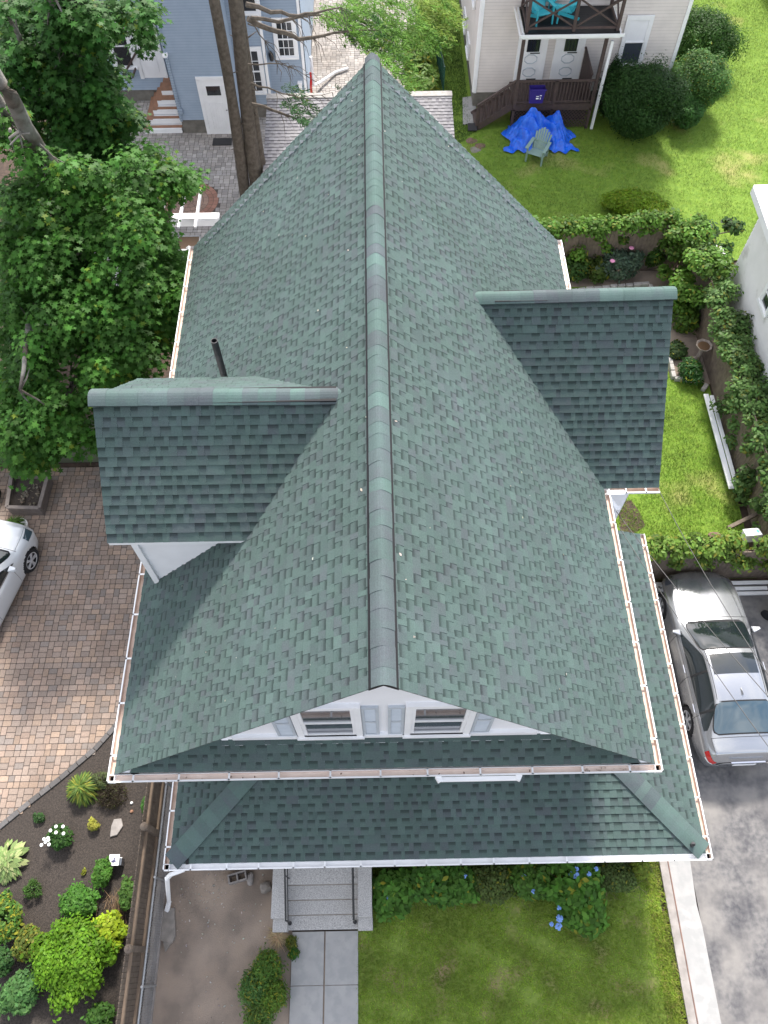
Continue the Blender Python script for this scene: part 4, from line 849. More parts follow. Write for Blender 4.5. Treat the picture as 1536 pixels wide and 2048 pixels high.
b = MB(); b.box((x_ + .02, y_ - .150, 1.50), (.10, .004, .03)); b.box((x_ + .02, y_ - .146, 1.42), (.10, .004, .05)); b.box((x_ + .13, y_ - .150, 1.53), (.07, .004, .03)); b.box((x_ + .13, y_ - .146, 1.42), (.03, .004, .08)); b.build('printed_mark', 'white', cr)
# tarp ---------------------------------------------------------------
def tarp():
    nx, ny = 90, 60; vs = []; T0 = at(1078, 282)
    def hgt(u, v):
        # peaks: bundle left, hump right, low tongue far left
        h = .85 * math.exp(-((u + .45) ** 2 / .22 + (v - .25) ** 2 / .30)) + .80 * math.exp(-((u - .52) ** 2 / .12 + (v - .20) ** 2 / .35)) + .35 * math.exp(-((u + .1) ** 2 / .1 + (v) ** 2 / .2))
        return h
    for j in range(ny + 1):
        for i in range(nx + 1):
            s, t = -1 + 2 * i / nx, -1 + 2 * j / ny
            edge = 1 + .10 * math.sin(s * 9 + t * 3) + .08 * math.sin(t * 11 + 1) + .05 * math.sin(s * 23)
            u = s * 1.25 * (1 + .12 * math.sin(t * 5)); v = t * .72 * edge + (.18 if s < -.6 else 0) * (s + .6) * -2
            h = hgt(u, v); fold = abs(math.sin(u * 9 + 2.5 * math.sin(v * 4)) ) * .12 * (.3 + h) + .10 * abs(math.sin(u * 8 + v * 5 + 2 * math.sin(v * 4))) + .035 * abs(math.sin(v * 15 - u * 9))
            border = min(1, (1 - abs(s)) * 4, (1 - abs(t)) * 4)
            vs.append((T0.x + u, T0.y + v * (1 - .25 * h) + .05 * math.sin(u * 12), .03 + h * 1.0 * (.35 + .65 * border) + fold * (.3 + .7 * border)))
    b = MB(); b.add(vs, [(j * (nx + 1) + i, j * (nx + 1) + i + 1, (j + 1) * (nx + 1) + i + 1, (j + 1) * (nx + 1) + i) for j in range(ny) for i in range(nx)])
    o = b.build('tarp', 'tarp'); tag(o, 'crumpled bright blue tarp draped over a heap beside the porch', 'tarp')
tarp()
# ---- grey-roofed garage behind the main house
ga = empty('garage', (-.5, 22, 0), 'low garage with pale grey shingle roof just behind the main house', 'garage')
gx0, gx1, gy1, gz1, gy0, gz0 = -3.55, 2.62, 25.0, 2.75, 17.6, 1.9
b = MB(); shingles(b, (gx0, gy0, gz0), (1, 0, 0), (0, gy1 - gy0, gz1 - gz0), gx1 - gx0, math.hypot(gy1 - gy0, gz1 - gz0), e=.15, pal=GREY, dark=.8); b.build('roof', 'greyshingle', ga)
b = MB(); b.box(((gx0 + gx1) / 2, gy1 + .12, gz1 - .0), (gx1 - gx0 + .05, .26, .10)); b.add([(gx0, gy1 + .2, gz1 + .03), (gx1, gy1 + .2, gz1 + .03), (gx1, gy1 + .5, gz1 - .1), (gx0, gy1 + .5, gz1 - .1)], [(0, 1, 2, 3)]); b.col = (.3, .29, .29); b.build('ridge_trim', 'stonew', ga)
b = MB(); b.prism([(gx0 + .05, gy0 + .05), (gx1 - .05, gy0 + .05), (gx1 - .05, gy1 + .3), (gx0 + .05, gy1 + .3)], 0, gz0 - .02); b.add([(gx0 + .05, gy0, gz0 - .02), (gx0 + .05, gy1 + .3, gz0 - .02), (gx0 + .05, gy1 + .3, gz1 - .1), (gx1 - .05, gy0, gz0 - .02), (gx1 - .05, gy1 + .3, gz0 - .02), (gx1 - .05, gy1 + .3, gz1 - .1)], [(0, 1, 2), (3, 5, 4), (1, 4, 5, 2)]); b.build('wall', 'whitewall', ga)
# ---- white building at the right edge
wb = empty('white_shed', (13, 16, 0), 'white clapboard outbuilding with small window beyond the ivy fence', 'shed')
pA, pB = Vector((10.50, 7.5)), Vector((10.80, 17.9)); Nw = Vector((-1, .034, 0)).normalized()
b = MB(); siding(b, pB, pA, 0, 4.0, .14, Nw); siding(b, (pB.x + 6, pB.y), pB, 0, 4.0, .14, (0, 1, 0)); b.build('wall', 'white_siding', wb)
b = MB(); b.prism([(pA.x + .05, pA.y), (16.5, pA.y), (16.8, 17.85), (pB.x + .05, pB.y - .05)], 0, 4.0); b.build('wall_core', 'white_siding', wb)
b = MB(); b.prism([(pA.x - .30, pA.y - .2), (17, 7.3), (17, 18.3), (pB.x - .30, 18.3)], 4.02, 4.2); b.build('roof', 'greyshingle', wb)
b = MB(); b.bar((pA.x - .34, pA.y - .2, 4.1), (pB.x - .34, 18.3, 4.1), .06, .22); b.bar((pB.x - .34, 18.33, 4.1), (17, 18.33, 4.1), .06, .22); b.build('eave_trim', 'white', wb)
hwindow('window', wb, (10.73, 15.7, 2.5), (0, -1, 0), (-1, 0, 0), .5, .8)
hwindow('window', wb, (10.61, 12.2, .6), (0, -1, 0), (-1, 0, 0), .9, .7)
# far white wall at the upper right corner
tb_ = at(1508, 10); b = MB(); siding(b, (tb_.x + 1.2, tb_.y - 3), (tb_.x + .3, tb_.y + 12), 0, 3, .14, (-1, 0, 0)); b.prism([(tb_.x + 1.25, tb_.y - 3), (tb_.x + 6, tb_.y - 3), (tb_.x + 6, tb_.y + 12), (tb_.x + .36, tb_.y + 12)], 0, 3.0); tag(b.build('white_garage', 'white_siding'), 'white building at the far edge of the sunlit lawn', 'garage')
# ================================================================== TREES
def inpoly(x, y, poly):
    r = False; j = len(poly) - 1
    for i in range(len(poly)):
        (xi, yi), (xj, yj) = poly[i], poly[j]
        if (yi > y) != (yj > y) and x < (xj - xi) * (y - yi) / (yj - yi) + xi: r = not r
        j = i
    return r
def maple(label, base, limbs, outline, zf, ncl, nleaf, col, holes=(), seed=1, size=.15, group='maple trees on the left'):
    rnd = random.Random(seed); root = empty('maple_tree', base, label, 'tree', group)
    b = MB(); pts_all = []
    for L_ in limbs:
        P = [at(x, y, z) for x, y, z, r in L_]; 
        # subdivide with a little wander
        Q, Rr = [], []
        for i in range(len(P) - 1):
            for k in range(3):
                t = k / 3; q = P[i].lerp(P[i + 1], t); Q.append(q + Vector((rnd.uniform(-.04, .04), rnd.uniform(-.04, .04), 0))); Rr.append((L_[i][3] * (1 - t) + L_[i + 1][3] * t) * rnd.uniform(.92, 1.08))
        Q.append(P[-1]); Rr.append(L_[-1][3]); b.tube(Q, Rr, 10); pts_all += Q[2:]
    tr = b.build('trunk', 'barkmaple', root, smooth=True)
    Ps, Ns, Cs = [], [], []; tw = MB()
    xs = [p[0] for p in outline]; ys = [p[1] for p in outline]; done = 0
    while done < ncl:
        x, y = rnd.uniform(min(xs), max(xs)), rnd.uniform(min(ys), max(ys))
        if not inpoly(x, y, outline) or any(math.hypot(x - hx_, y - hy_) < hr for hx_, hy_, hr in holes): continue
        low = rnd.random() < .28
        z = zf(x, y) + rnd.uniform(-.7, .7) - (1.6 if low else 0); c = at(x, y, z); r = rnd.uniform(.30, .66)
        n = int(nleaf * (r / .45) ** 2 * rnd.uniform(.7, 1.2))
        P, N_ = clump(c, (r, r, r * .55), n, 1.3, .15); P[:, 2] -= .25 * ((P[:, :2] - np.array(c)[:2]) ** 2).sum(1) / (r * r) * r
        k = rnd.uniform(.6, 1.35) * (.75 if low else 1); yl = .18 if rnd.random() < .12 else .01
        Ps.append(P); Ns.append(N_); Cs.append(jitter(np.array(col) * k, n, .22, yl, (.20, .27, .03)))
        done += 1; q = rnd.choice(sorted(pts_all, key=lambda p: (p - c).length)[:5])
        if (q - c).length < .95: mid = q.lerp(c, .5) + Vector((rnd.uniform(-.2, .2), rnd.uniform(-.2, .2), -.15 + .2 * rnd.random())); tw.tube([q, mid, c - Vector((0, 0, .15))], [.03, .018, .006], 5)
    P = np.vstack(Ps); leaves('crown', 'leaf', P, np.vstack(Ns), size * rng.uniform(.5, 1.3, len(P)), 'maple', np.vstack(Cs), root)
    tw.build('branches', 'barkmaple', root)
    return root
front = [(0, 190), (60, 300), (120, 330), (210, 330), (300, 290), (335, 320), (380, 350), (388, 370), (340, 378), (325, 400), (322, 450), (338, 482), (372, 540), (365, 610), (330, 690), (305, 700), (320, 750), (250, 765), (195, 765), (178, 800), (190, 850), (185, 900), (150, 870), (110, 890), (60, 945), (40, 930), (15, 890), (0, 900)]
maple('maple tree with forked grey trunk whose crown hangs over the driveway', at(245, 655, 0), [
    [(245, 655, 0, .30), (222, 600, 1.8, .26), (172, 515, 4, .23), (130, 420, 6, .20), (88, 315, 8, .17), (50, 250, 9.1, .15), (0, 165, 10.3, .12), (-60, 80, 11, .06)],
    [(130, 420, 6, .16), (100, 370, 7, .15), (55, 300, 7.8, .14), (0, 205, 9.2, .12), (-60, 130, 10, .06)],
    [(222, 600, 1.8, .2), (290, 560, 3.5, .12), (320, 480, 4.5, .07), (350, 400, 5.5, .03)],
    [(172, 515, 4, .15), (110, 560, 5.2, .10), (60, 650, 6.2, .07), (40, 780, 6, .03)],
    [(222, 600, 1.8, .15), (200, 680, 3.4, .10), (140, 780, 4.6, .06), (90, 870, 4.4, .02)]],
    front, lambda x, y: 3.9 + (940 - y) / 940 * 6.0 - (1.2 if x > 280 else 0), 620, 80, (.062, .165, .026), holes=[(80, 262, 34), (135, 735, 38), (20, 330, 30), (105, 420, 22), (150, 500, 22), (250, 560, 18), (215, 560, 20), (185, 515, 18), (165, 470, 16), (140, 425, 18), (235, 600, 14), (165, 700, 14), (60, 555, 18), (235, 500, 14), (115, 720, 30)], seed=3)
rear = [(0, 0), (60, 0), (290, 0), (315, 35), (292, 85), (262, 55), (225, 60), (203, 60), (200, 110), (212, 130), (232, 125), (243, 165), (225, 170), (218, 200), (262, 215), (268, 245), (225, 262), (245, 290), (265, 330), (245, 420), (120, 400), (60, 290), (0, 200)]
maple('taller maple tree with several thin trunks in front of the blue house', at(232, 425, 0), [
    [(232, 425, 0, .20), (206, 340, 3, .16), (186, 262, 5, .14), (168, 200, 6.5, .12), (150, 110, 8, .07)],
    [(225, 420, 0, .22), (155, 300, 4, .16), (148, 200, 6, .14), (128, 70, 8.6, .12), (104, 0, 9.8, .10), (90, -60, 10.5, .05)],
    [(200, 420, .6, .18), (130, 300, 4.6, .15), (105, 235, 6, .12), (60, 130, 8, .09), (20, 40, 9.5, .04)],
    [(148, 290, 4.2, .07), (152, 200, 6.1, .05), (150, 80, 8.2, .04), (170, 0, 9.5, .03)]],
    rear, lambda x, y: 4.6 + (430 - y) / 430 * 4.6, 380, 80, (.048, .135, .026), holes=[(75, 245, 25), (190, 230, 16), (150, 330, 16), (215, 300, 12), (170, 60, 14)], seed=8, size=.17)
b = MB(); rb = random.Random(5)   # dead limbs of the front maple
for (x, y, z), (x2, y2, z2) in (((60, 265, 9.0), (20, 290, 8.9)), ((20, 262, 9), (5, 275, 8.6)), ((40, 262, 9.1), (30, 305, 8.6)), ((75, 320, 8), (72, 345, 7.6)), ((80, 310, 8.1), (82, 350, 7.5)), ((150, 470, 5), (155, 530, 4.6)), ((155, 535, 4.6), (175, 640, 3.9)), ((155, 535, 4.6), (190, 645, 3.6)), ((150, 500, 5), (152, 536, 4.7)), ((145, 780, 3.5), (175, 790, 3.3)), ((145, 780, 3.5), (150, 770, 3.2))):
    p, q = at(x, y, z), at(x2, y2, z2); mm = p.lerp(q, .5) + Vector((rb.uniform(-.12, .12), rb.uniform(-.1, .1), rb.uniform(-.05, .1))); b.tube([p, mm, q], [.035, .025, .012], 6)
b.build('dead_branch', 'stone', [o for o in bpy.data.objects if o.name == 'maple_tree'][0])
# conifer with bare trunks
hk = []
def conifer(label, xb, r, top, lean, sprays, branches, seed, seg=None):
    rnd = random.Random(seed); root = empty('hemlock_tree', (xb[0], xb[1], 0), label, 'tree', 'tall conifer trunks behind the main roof')
    b = MB(); pts = [Vector((xb[0] + lean[0] * t + .05 * math.sin(t * 7 + seed), xb[1] + lean[1] * t + .04 * math.cos(t * 6 + seed), top * t)) for t in [k / 16 for k in range(17)]]
    b.tube(pts, [r * (1.15 - .45 * k / 16) * rnd.uniform(.95, 1.05) for k in range(17)], 12)
    for k in range(10):
        z = rnd.uniform(2, top * .9); p = pts[int(z / top * 16)]; a = rnd.uniform(0, 6.28); b.tube([p, p + Vector((math.cos(a), math.sin(a), .15)) * rnd.uniform(.25, .6)], [.03, .008], 5)
    b.build('trunk', 'bark', root, smooth=True)
    if branches:
        b = MB()
        for br in branches:
            P = [at(*q[:3]) for q in br]; rr = [q[3] for q in br]; Q = []; RR = []
            for i in range(len(P) - 1):
                for k in range(3): Q.append(P[i].lerp(P[i + 1], k / 3) + Vector([rnd.uniform(-.04, .04) for _ in range(3)])); RR.append(rr[i] + (rr[i + 1] - rr[i]) * k / 3)
            Q.append(P[-1]); RR.append(rr[-1]); b.tube(Q, RR, 6)
            for k in range(9):
                p = rnd.choice(Q[3:]); q = p + Vector((rnd.uniform(-.1, .7), rnd.uniform(-.5, .3), rnd.uniform(-.8, -.1))); b.tube([p, p.lerp(q, .5) + Vector((.05, 0, .1)), q], [.012, .008, .003], 4)
        b.build('branches', 'bark', root)
    if sprays:
        Ps, Ns, Cs, Ds = [], [], [], []
        for poly, z0, z1, n, col in sprays:
            xs = [p[0] for p in poly]; ys = [p[1] for p in poly]; k = 0
            while k < n:
                x, y = rnd.uniform(min(xs), max(xs)), rnd.uniform(min(ys), max(ys))
                if not inpoly(x, y, poly): continue
                c = at(x, y, rnd.uniform(z0, z1)); m_ = 26; a = rnd.uniform(-1.2, .5); L_ = rnd.uniform(.35, .75)
                t = rng.random((m_, 1)); dirv = np.array([[math.cos(a), math.sin(a), -.45]]); side = np.array([[-math.sin(a), math.cos(a), 0]]) * rng.choice([-1, 1], (m_, 1))
                P = np.array(c)[None] + dirv * t * L_ + side * rng.random((m_, 1)) * .16 * (1 - t * .6) + rng.normal(size=(m_, 3)) * .02
                Ps.append(P); Ns.append(np.array([[0, 0, 1.0]]) + rng.normal(size=(m_, 3)) * .4); Ds.append(dirv + side * .7 + rng.normal(size=(m_, 3)) * .2)
                cl = np.array(col) * rnd.uniform(.6, 1.35); Cs.append(jitter(cl, m_, .2, .05, (.16, .18, .03))); k += 1
        P = np.vstack(Ps); leaves('crown', 'needle', P, np.vstack(Ns), .155 * rng.uniform(.7, 1.2, len(P)), 'spray', np.vstack(Cs), root, dirs=np.vstack(Ds), wid=.55, fold=.05)
    return root
top_fol = [(640, 0), (700, -20), (860, -30), (892, 5), (885, 35), (850, 40), (884, 72), (842, 95), (800, 80), (812, 125), (822, 160), (800, 168), (770, 130), (740, 108), (705, 100), (716, 75), (660, 62), (620, 30)]
conifer('thick conifer trunk with bare side branches and feathery green boughs over the ridge', (-3.86, 22), .205, 12.5, (.35, .1),
    [(top_fol, 6.2, 7.6, 330, (.10, .21, .030)), ([(640, 10), (770, 20), (800, 120), (770, 110), (700, 80)], 6.0, 7.0, 130, (.045, .12, .028)), ([(555, 165), (590, 172), (612, 195), (640, 232), (612, 248), (590, 240), (560, 215)], 4.4, 5.0, 42, (.035, .09, .03)), ([(690, 165), (720, 172), (700, 185), (670, 175)], 4.6, 4.9, 5, (.03, .07, .03)), ([(820, -20), (895, -20), (888, 60), (850, 40)], 6.6, 7.5, 90, (.17, .25, .04))],
    [[(492, 12, 8.4, .06), (560, 28, 8.1, .045), (612, 32, 7.9, .035), (680, 15, 7.9, .015)], [(498, 40, 7.8, .07), (552, 60, 7.4, .06), (600, 78, 7.1, .05), (668, 66, 7.0, .03), (760, 60, 6.9, .015)], [(500, 34, 7.9, .05), (580, 42, 7.6, .04), (640, 30, 7.5, .02)],
     [(505, 168, 5.4, .03), (550, 178, 5.1, .02), (600, 195, 4.8, .012), (665, 185, 4.8, .006)], [(505, 210, 4.7, .05), (560, 222, 4.4, .035), (600, 240, 4.1, .02), (640, 262, 3.9, .01)], [(498, 130, 6.0, .02), (560, 128, 5.9, .014), (610, 150, 5.6, .006)], [(498, 45, 7.7, .02), (530, 80, 7.0, .012), (560, 140, 6.0, .006)]], 3)
conifer('slimmer conifer trunk leaning just left of the thick one', (-4.30, 22), .165, 12.5, (.30, -.3), None, None, 5)
conifer('dark conifer trunk close behind the thick one on its right', (-3.55, 22.15), .13, 11, (-.05, .1), None, None, 9)
# clipped shrubs by the cream house
G4 = 'rounded shrubs beside the cream house'
bush('yew_bush', 'large dark green clipped bush against the cream house wall', 'bush', (9.72, 26.75), (1.52, 1.28, 1.52), 40000, .10, (.034, .082, .020), 'spray', .28, 0, sub=70, lump=.30, up=.5, group=G4)
bush('yew_bush', 'narrow dark green bush between the porch and the big dark bush', 'bush', (8.85, 27.9), (.5, .5, 1.25), 7000, .10, (.022, .060, .016), 'spray', .28, 0, sub=22, lump=.4, up=.5, group=G4)
bush('round_bush', 'lighter green round bush right of the big dark one', 'bush', (12.15, 28.2), (1.15, 1.1, 1.25), 24000, .10, (.085, .185, .045), 'spray', .28, .05, sub=46, lump=.32, up=.5, group=G4)
bush('round_bush', 'small green mound in front of the lighter round bush', 'bush', (11.75, 27.2), (.65, .6, .7), 8000, .10, (.065, .155, .040), 'spray', .28, 0, sub=18, lump=.35, up=.5, group=G4)
bush('round_bush', 'dark green spreading bush furthest back beside the cream house', 'bush', (12.9, 31.2), (1.6, 1.6, 1.2), 24000, .10, (.045, .11, .020), 'spray', .28, 0, sub=46, lump=.32, up=.5, group=G4)
lp = at(1268, 432, 0); bush('grass_mound', 'low bright green mound on the lawn behind the ivy fence', 'bush', (lp.x, lp.y + .3), (1.25, .6, .36), 12000, .11, (.16, .27, .018), 'long', .25, .1, sub=26, lump=.35, up=.8)
# hosta row and mesh fence
G5 = 'leafy plants along the green mesh fence'
for i, (x, y) in enumerate(((835, 75), (842, 100), (838, 125), (850, 150), (848, 172))):
    p = at(x, y, .3); bush('hosta', ('pale green leafy plant, %s in the row along the green mesh fence' % ('farthest', 'second farthest', 'middle one', 'second nearest', 'nearest')[i]), 'plant', (p.x - .1, p.y), (.62, .6, .36), 420, .42, (.14, .24, .05), 'long', .3, .15, sub=9, lump=.4, up=1.1, group=G5, stems=False)
b = MB(); p0, p1 = at(858, 50), at(886, 188)
for k in range(6): q = p0.lerp(p1, k / 5); b.box((q.x, q.y, .55), (.05, .05, 1.1))
for zz in (.15, .35, .55, .75, .95, 1.08): b.bar(p0 + Vector((0, 0, zz)), p1 + Vector((0, 0, zz)), .015)
n = 60
for k in range(n): q = p0.lerp(p1, k / n); b.box((q.x, q.y, .6), (.012, .012, 1.0))
tag(b.build('mesh_fence', 'green_p'), 'dark green wire mesh fence between patio and grass strip', 'fence')
# ================================================================== FENCES AND IVY
def plank_fence(A, B, h, label, th=.03, w=.12, name='plank_fence'):
    A = Vector((*A, 0)); B = Vector((*B, 0)); D = (B - A).normalized(); L = (B - A).length; root = empty(name, A, label, 'fence'); a = math.atan2(D.y, D.x); b = MB(); n = int(L / w)
    for k in range(n): c = A + D * (k + .5) * L / n; hh = h * random.uniform(.985, 1.01); b.box((c.x, c.y, hh / 2), (L / n - .008, th, hh), a)
    b.build('planks', 'wood', root); b = MB(); N = Vector((-D.y, D.x, 0))
    for zz in (.35, h - .25): b.bar(A + N * .04 + Vector((0, 0, zz)), B + N * .04 + Vector((0, 0, zz)), .04, .09)
    b.build('rail', 'wood', root); return root
def ivy(name, label, segs, dens, size, col, yellow=.06, group=None, hang=.5, shape='oval'):
    "ivy over the top of a fence: segs = (x,y) (x,y) height half-width, bulge"
    A0 = segs[0][0]; root = empty(name, (*A0, 0), label, 'ivy', group); Ps, Ns, Cs = [], [], []; tw = MB()
    for (A, B, h, wd, low) in segs:
        A = Vector((*A, 0)); B = Vector((*B, 0)); L = (B - A).length; D = (B - A).normalized(); N = Vector((-D.y, D.x, 0)); k = 0; s = 0
        tw.tube([A + Vector((0, 0, h * .9)), B + Vector((0, 0, h * .9))], .02, 5)
        ncl = int(L * (22 if 'long ivy' in label else 15))
        for i in range(ncl):
            c = A + D * random.uniform(0, L) + N * random.uniform(-wd, wd) * .7; top = random.random(); c.z = h + random.uniform(-.1, .18) if top < .6 else random.uniform(low, h)
            if top >= .6: c += N * random.choice((-1, 1)) * wd * .4
            r = random.uniform(.18, .40); n = int(dens * r / .22); P, N_ = clump(c, (r, r, r * .8), n, .9, .3)
            Ps.append(P); Ns.append(N_); Cs.append(jitter(np.array(col) * random.uniform(.6, 1.4), n, .25, yellow, (.25, .24, .04)))
            if random.random() < .3: e_ = c + Vector((random.uniform(-.3, .3), random.uniform(-.3, .3), .25)); tw.tube([c, e_], [.008, .003], 4)
    P = np.vstack(Ps); P[:, 2] = np.maximum(P[:, 2], .03)
    leaves('foliage', 'leaf', P, np.vstack(Ns), size * rng.uniform(.6, 1.25, len(P)), shape, np.vstack(Cs), root); tw.build('stem', 'bark', root); return root
plank_fence((4.3, 19.72), (9.95, 19.72), 1.75, 'weathered plank fence behind the rose bed, half hidden by ivy')
plank_fence((9.98, 19.7), (9.98, 8.5), 1.7, 'weathered plank fence along the side garden beside the white outbuilding')
plank_fence((5.95, 8.42), (13, 8.42), 1.5, 'dark plank fence with ivy on top behind the silver car')
ivy('ivy', 'bright green ivy along the top of the rear fence', [((4.5, 19.7), (8.0, 19.75), 1.75, .32, .5), ((8.0, 19.9), (9.6, 19.95), 1.75, .22, 1.5)], 75, .13, (.10, .20, .03), .08)
ivy('ivy', 'tall thick ivy heaped on the fence corner', [((9.0, 19.2), (10.3, 19.6), 1.9, .6, .3), ((9.8, 19.8), (9.9, 17.4), 1.9, .65, .3), ((9.2, 18.0), (9.6, 17.0), 1.2, .5, .1)], 110, .13, (.10, .20, .03), .06)
ivy('ivy', 'long ivy band on the side garden fence by the white outbuilding', [((10.15, 17.6), (10.2, 13), 1.65, .42, .6), ((10.2, 13), (10.25, 10.4), 1.6, .50, .2), ((10.2, 10.6), (10.3, 8.9), 1.35, .55, .1)], 100, .13, (.105, .19, .055), .07)
ivy('ivy', 'yellow green ivy along the fence behind the silver car', [((6.0, 8.5), (8.3, 8.5), 1.55, .28, .9), ((8.3, 8.5), (13, 8.5), 1.55, .28, .8)], 100, .12, (.13, .22, .04), .12)
ivy('shrubbery', 'tangled green shrubs between the ivy corner and white outbuilding', [((10.3, 19.6), (11.4, 19.9), 1.5, .5, .1), ((10.5, 18.8), (11.1, 18.4), 1.0, .4, .1)], 100, .16, (.05, .11, .03), .1)
# garden bed plants
G6 = 'low plants in the rear garden bed'
for i, (x, y, r, h, c, lb) in enumerate(((1150, 545, .55, .45, (.040, .085, .020), 'dark leafy plant nearest the gutter in the rear garden bed'), (1195, 548, .5, .4, (.06, .10, .02), 'olive leafy plant left of the rose bush in the rear garden bed'), (1340, 610, .6, .5, (.055, .115, .022), 'green leafy plant right of the stone border corner'), (1365, 650, .5, .5, (.07, .13, .02), 'yellowish leafy plant below the ivy corner'), (1380, 745, .45, .3, (.03, .095, .02), 'fine dark green plant in front of the bird bath'), (1355, 700, .35, .2, (.05, .09, .03), 'sparse low weeds left of the bird bath'), (1300, 520, .45, .5, (.05, .11, .02), 'green plant behind the rose bush'))):
    p = at(x, y, .2); bush('garden_plant', lb, 'plant', (p.x, p.y), (r, r, h), 1100, .13, c, 'long' if i == 4 else 'oval', .3, .08, sub=14, lump=.45, group=G6)
p = at(1240, 535, .4); rs = bush('rose_bush', 'grey green rose bush with pink blooms in the rear bed', 'bush', (p.x, p.y), (.75, .6, .55), 2600, .12, (.085, .13, .085), 'oval', .35, 0, sub=22, lump=.35)
for x, y in ((1263, 496), (1225, 522)):
    q = at(x, y, 1.05); b = MB(); b.lathe(q, [(.01, -.04), (.06, -.02), (.085, .01), (.06, .03), (.02, .04)], 9); b.build('bloom', 'flower_pink', rs)
p = at(1446, 508, 1.2); fl = bush('hydrangea', 'white flowering shrub by the corner of the white outbuilding', 'bush', (p.x - .2, p.y - .3), (.4, .6, .6), 900, .15, (.07, .14, .04), 'oval', .3, .05, sub=12, lump=.4)
for x, y in ((1442, 500), (1447, 512), (1452, 520), (1432, 496), (1454, 530)):
    q = at(x, y, 1.25); b = MB()
    for k in range(8): b.lathe(q + Vector([random.uniform(-.07, .07) for _ in range(3)]), [(.005, -.03), (.045, 0), (.005, .03)], 6)
    b.build('bloom', 'flower_white', fl)
# stone edging: every stone is its own thing
sprof = None
ORD = 'first second third fourth fifth sixth seventh eighth ninth tenth eleventh twelfth thirteenth fourteenth'.split()
def kerb_stones(pts, label, first):
    out = []; i = 0
    for (A, B) in zip(pts, pts[1:]):
        A, B = Vector(A), Vector(B); L = (B - A).length; n = max(1, int(L / .26)); a = math.atan2((B - A).y, (B - A).x)
        for k in range(n):
            c = A.lerp(B, (k + .5) / n); o = first.copy(); C.objects.link(o); o.location = (c.x, c.y, 0); o.rotation_euler = (0, 0, a + random.uniform(-.08, .08)); o.scale = (random.uniform(.9, 1.08), random.uniform(.85, 1.1), random.uniform(.9, 1.2)); o['label'] = label % ORD[i]; o['category'] = 'stone'; o['group'] = 'pale stone blocks edging the garden beds'; i += 1
b = MB(); b.box((0, 0, .07), (.25, .13, .14)); s0 = b.build('edging_stone', 'stonew', bevel=.02)
kerb_stones([(6.25, 18.66), (8.88, 18.95)], '%s pale block from the left in the stone row edging the rose bed', s0)
kerb_stones([(8.90, 18.9), (8.90, 18.62)], '%s pale block at the short return of the rose bed edging', s0)
kerb_stones([(8.93, 16.3), (8.87, 14.98), (9.75, 14.88)], '%s pale block, counted from the far end, edging the bird bath bed', s0)
tag(s0, 'loose tilted stone block at the end of the bird bath bed edging', 'stone', None); s0.location = (9.72, 14.62, .0); s0.rotation_euler = (0, 0, .9)
bb = empty('bird_bath', (9.72, 15.69, 0), 'weathered concrete bird bath standing beside the plank fence', 'bird bath')
b = MB(); b.lathe((9.72, 15.69, 0), [(.17, 0), (.17, .05), (.12, .09), (.075, .14), (.065, .55), (.09, .62)], 16); b.build('pedestal', 'terra', bb, smooth=False)
b = MB(); b.lathe((9.72, 15.69, .6), [(.08, 0), (.20, .06), (.25, .14), (.235, .14), (.17, .08), (.01, .06)], 8); b.build('basin', 'terra', bb); b = MB(); b.lathe((9.72, 15.69, .695), [(.18, 0), (.18, .005)], 16); b.build('water', 'brownglass', bb)
for i, (dx_, tz, wd) in enumerate(((0, .0, .14), (.13, .06, .10))):
    b = MB(); b.bar((9.62 + dx_, 14.25 - .1 * i, .22 + tz), (9.60 + dx_, 11.0, .18 + tz), wd, .04); tag(b.build('white_board', 'white', bevel=.004), ('wide long white board leaning at the foot of the garden fence', 'narrow long white board behind the wide one at the garden fence')[i], 'board', 'long white boards by the fence')
tb2 = empty('storage_tub', (9.9, 9.55, 0), 'white plastic tub lid with teal and dark label behind the ivy', 'tub')
b = MB(); c = at(1507, 1066, .95); Mx = Matrix.Rotation(.08, 3, 'Z') @ Matrix.Rotation(-.35, 3, 'X'); b.box(c - Vector((0, 0, .12)), (.42, .27, .24), M_=Mx); b.build('body', 'white', tb2, bevel=.02)
up_ = Mx @ Vector((0, 0, 1)); cT = c - Vector((0, 0, .12)) + up_ * .1205
b = MB(); b.box(cT + Mx @ Vector((.13, 0, 0)), (.05, .11, .004), M_=Mx); b.build('printed_label', 'teal_ink', tb2); b = MB()
for dx_, dy_, w_, h_ in ((0, -.05, .09, .008), (-.045, 0, .008, .1), (.045, 0, .008, .1), (0, .0, .05, .008), (0, .02, .05, .008), (-.06, .06, .07, .02)): b.box(cT + Mx @ Vector((dx_ + .03, dy_, 0)), (w_, h_, .004), M_=Mx)
b.build('printed_label', 'dark_ink', tb2); b = MB(); b.box(c + Mx @ Vector((-.12, .15, -.05)), (.10, .05, .05), M_=Mx); b.build('handle', 'white', tb2)
b = MB(); b.bar((9.15, 9.72, .3), (10.3, 10.2, .5), .10, .10); tag(b.build('timber_post', 'wood', bevel=.01), 'fallen timber post lying behind the white tub', 'post')
def rock(name, label, loc, r, mt, group=None, seed=1):
    rnd = random.Random(seed); bm = bmesh.new(); bmesh.ops.create_icosphere(bm, subdivisions=2, radius=1)
    for v in bm.verts: v.co = Vector((v.co.x * r[0], v.co.y * r[1], v.co.z * r[2])) * rnd.uniform(.82, 1.12)
    me = bpy.data.meshes.new(name); bm.to_mesh(me); bm.free(); me.materials.append(M[mt]); o = bpy.data.objects.new(name, me); C.objects.link(o); o.location = loc; return tag(o, label, 'rock', group)
p = at(1432, 1080, .1); rock('rock', 'pinkish flat rock at the garden end of the ivy hedge', (p.x, p.y + .15, .06), (.18, .13, .08), 'rust')
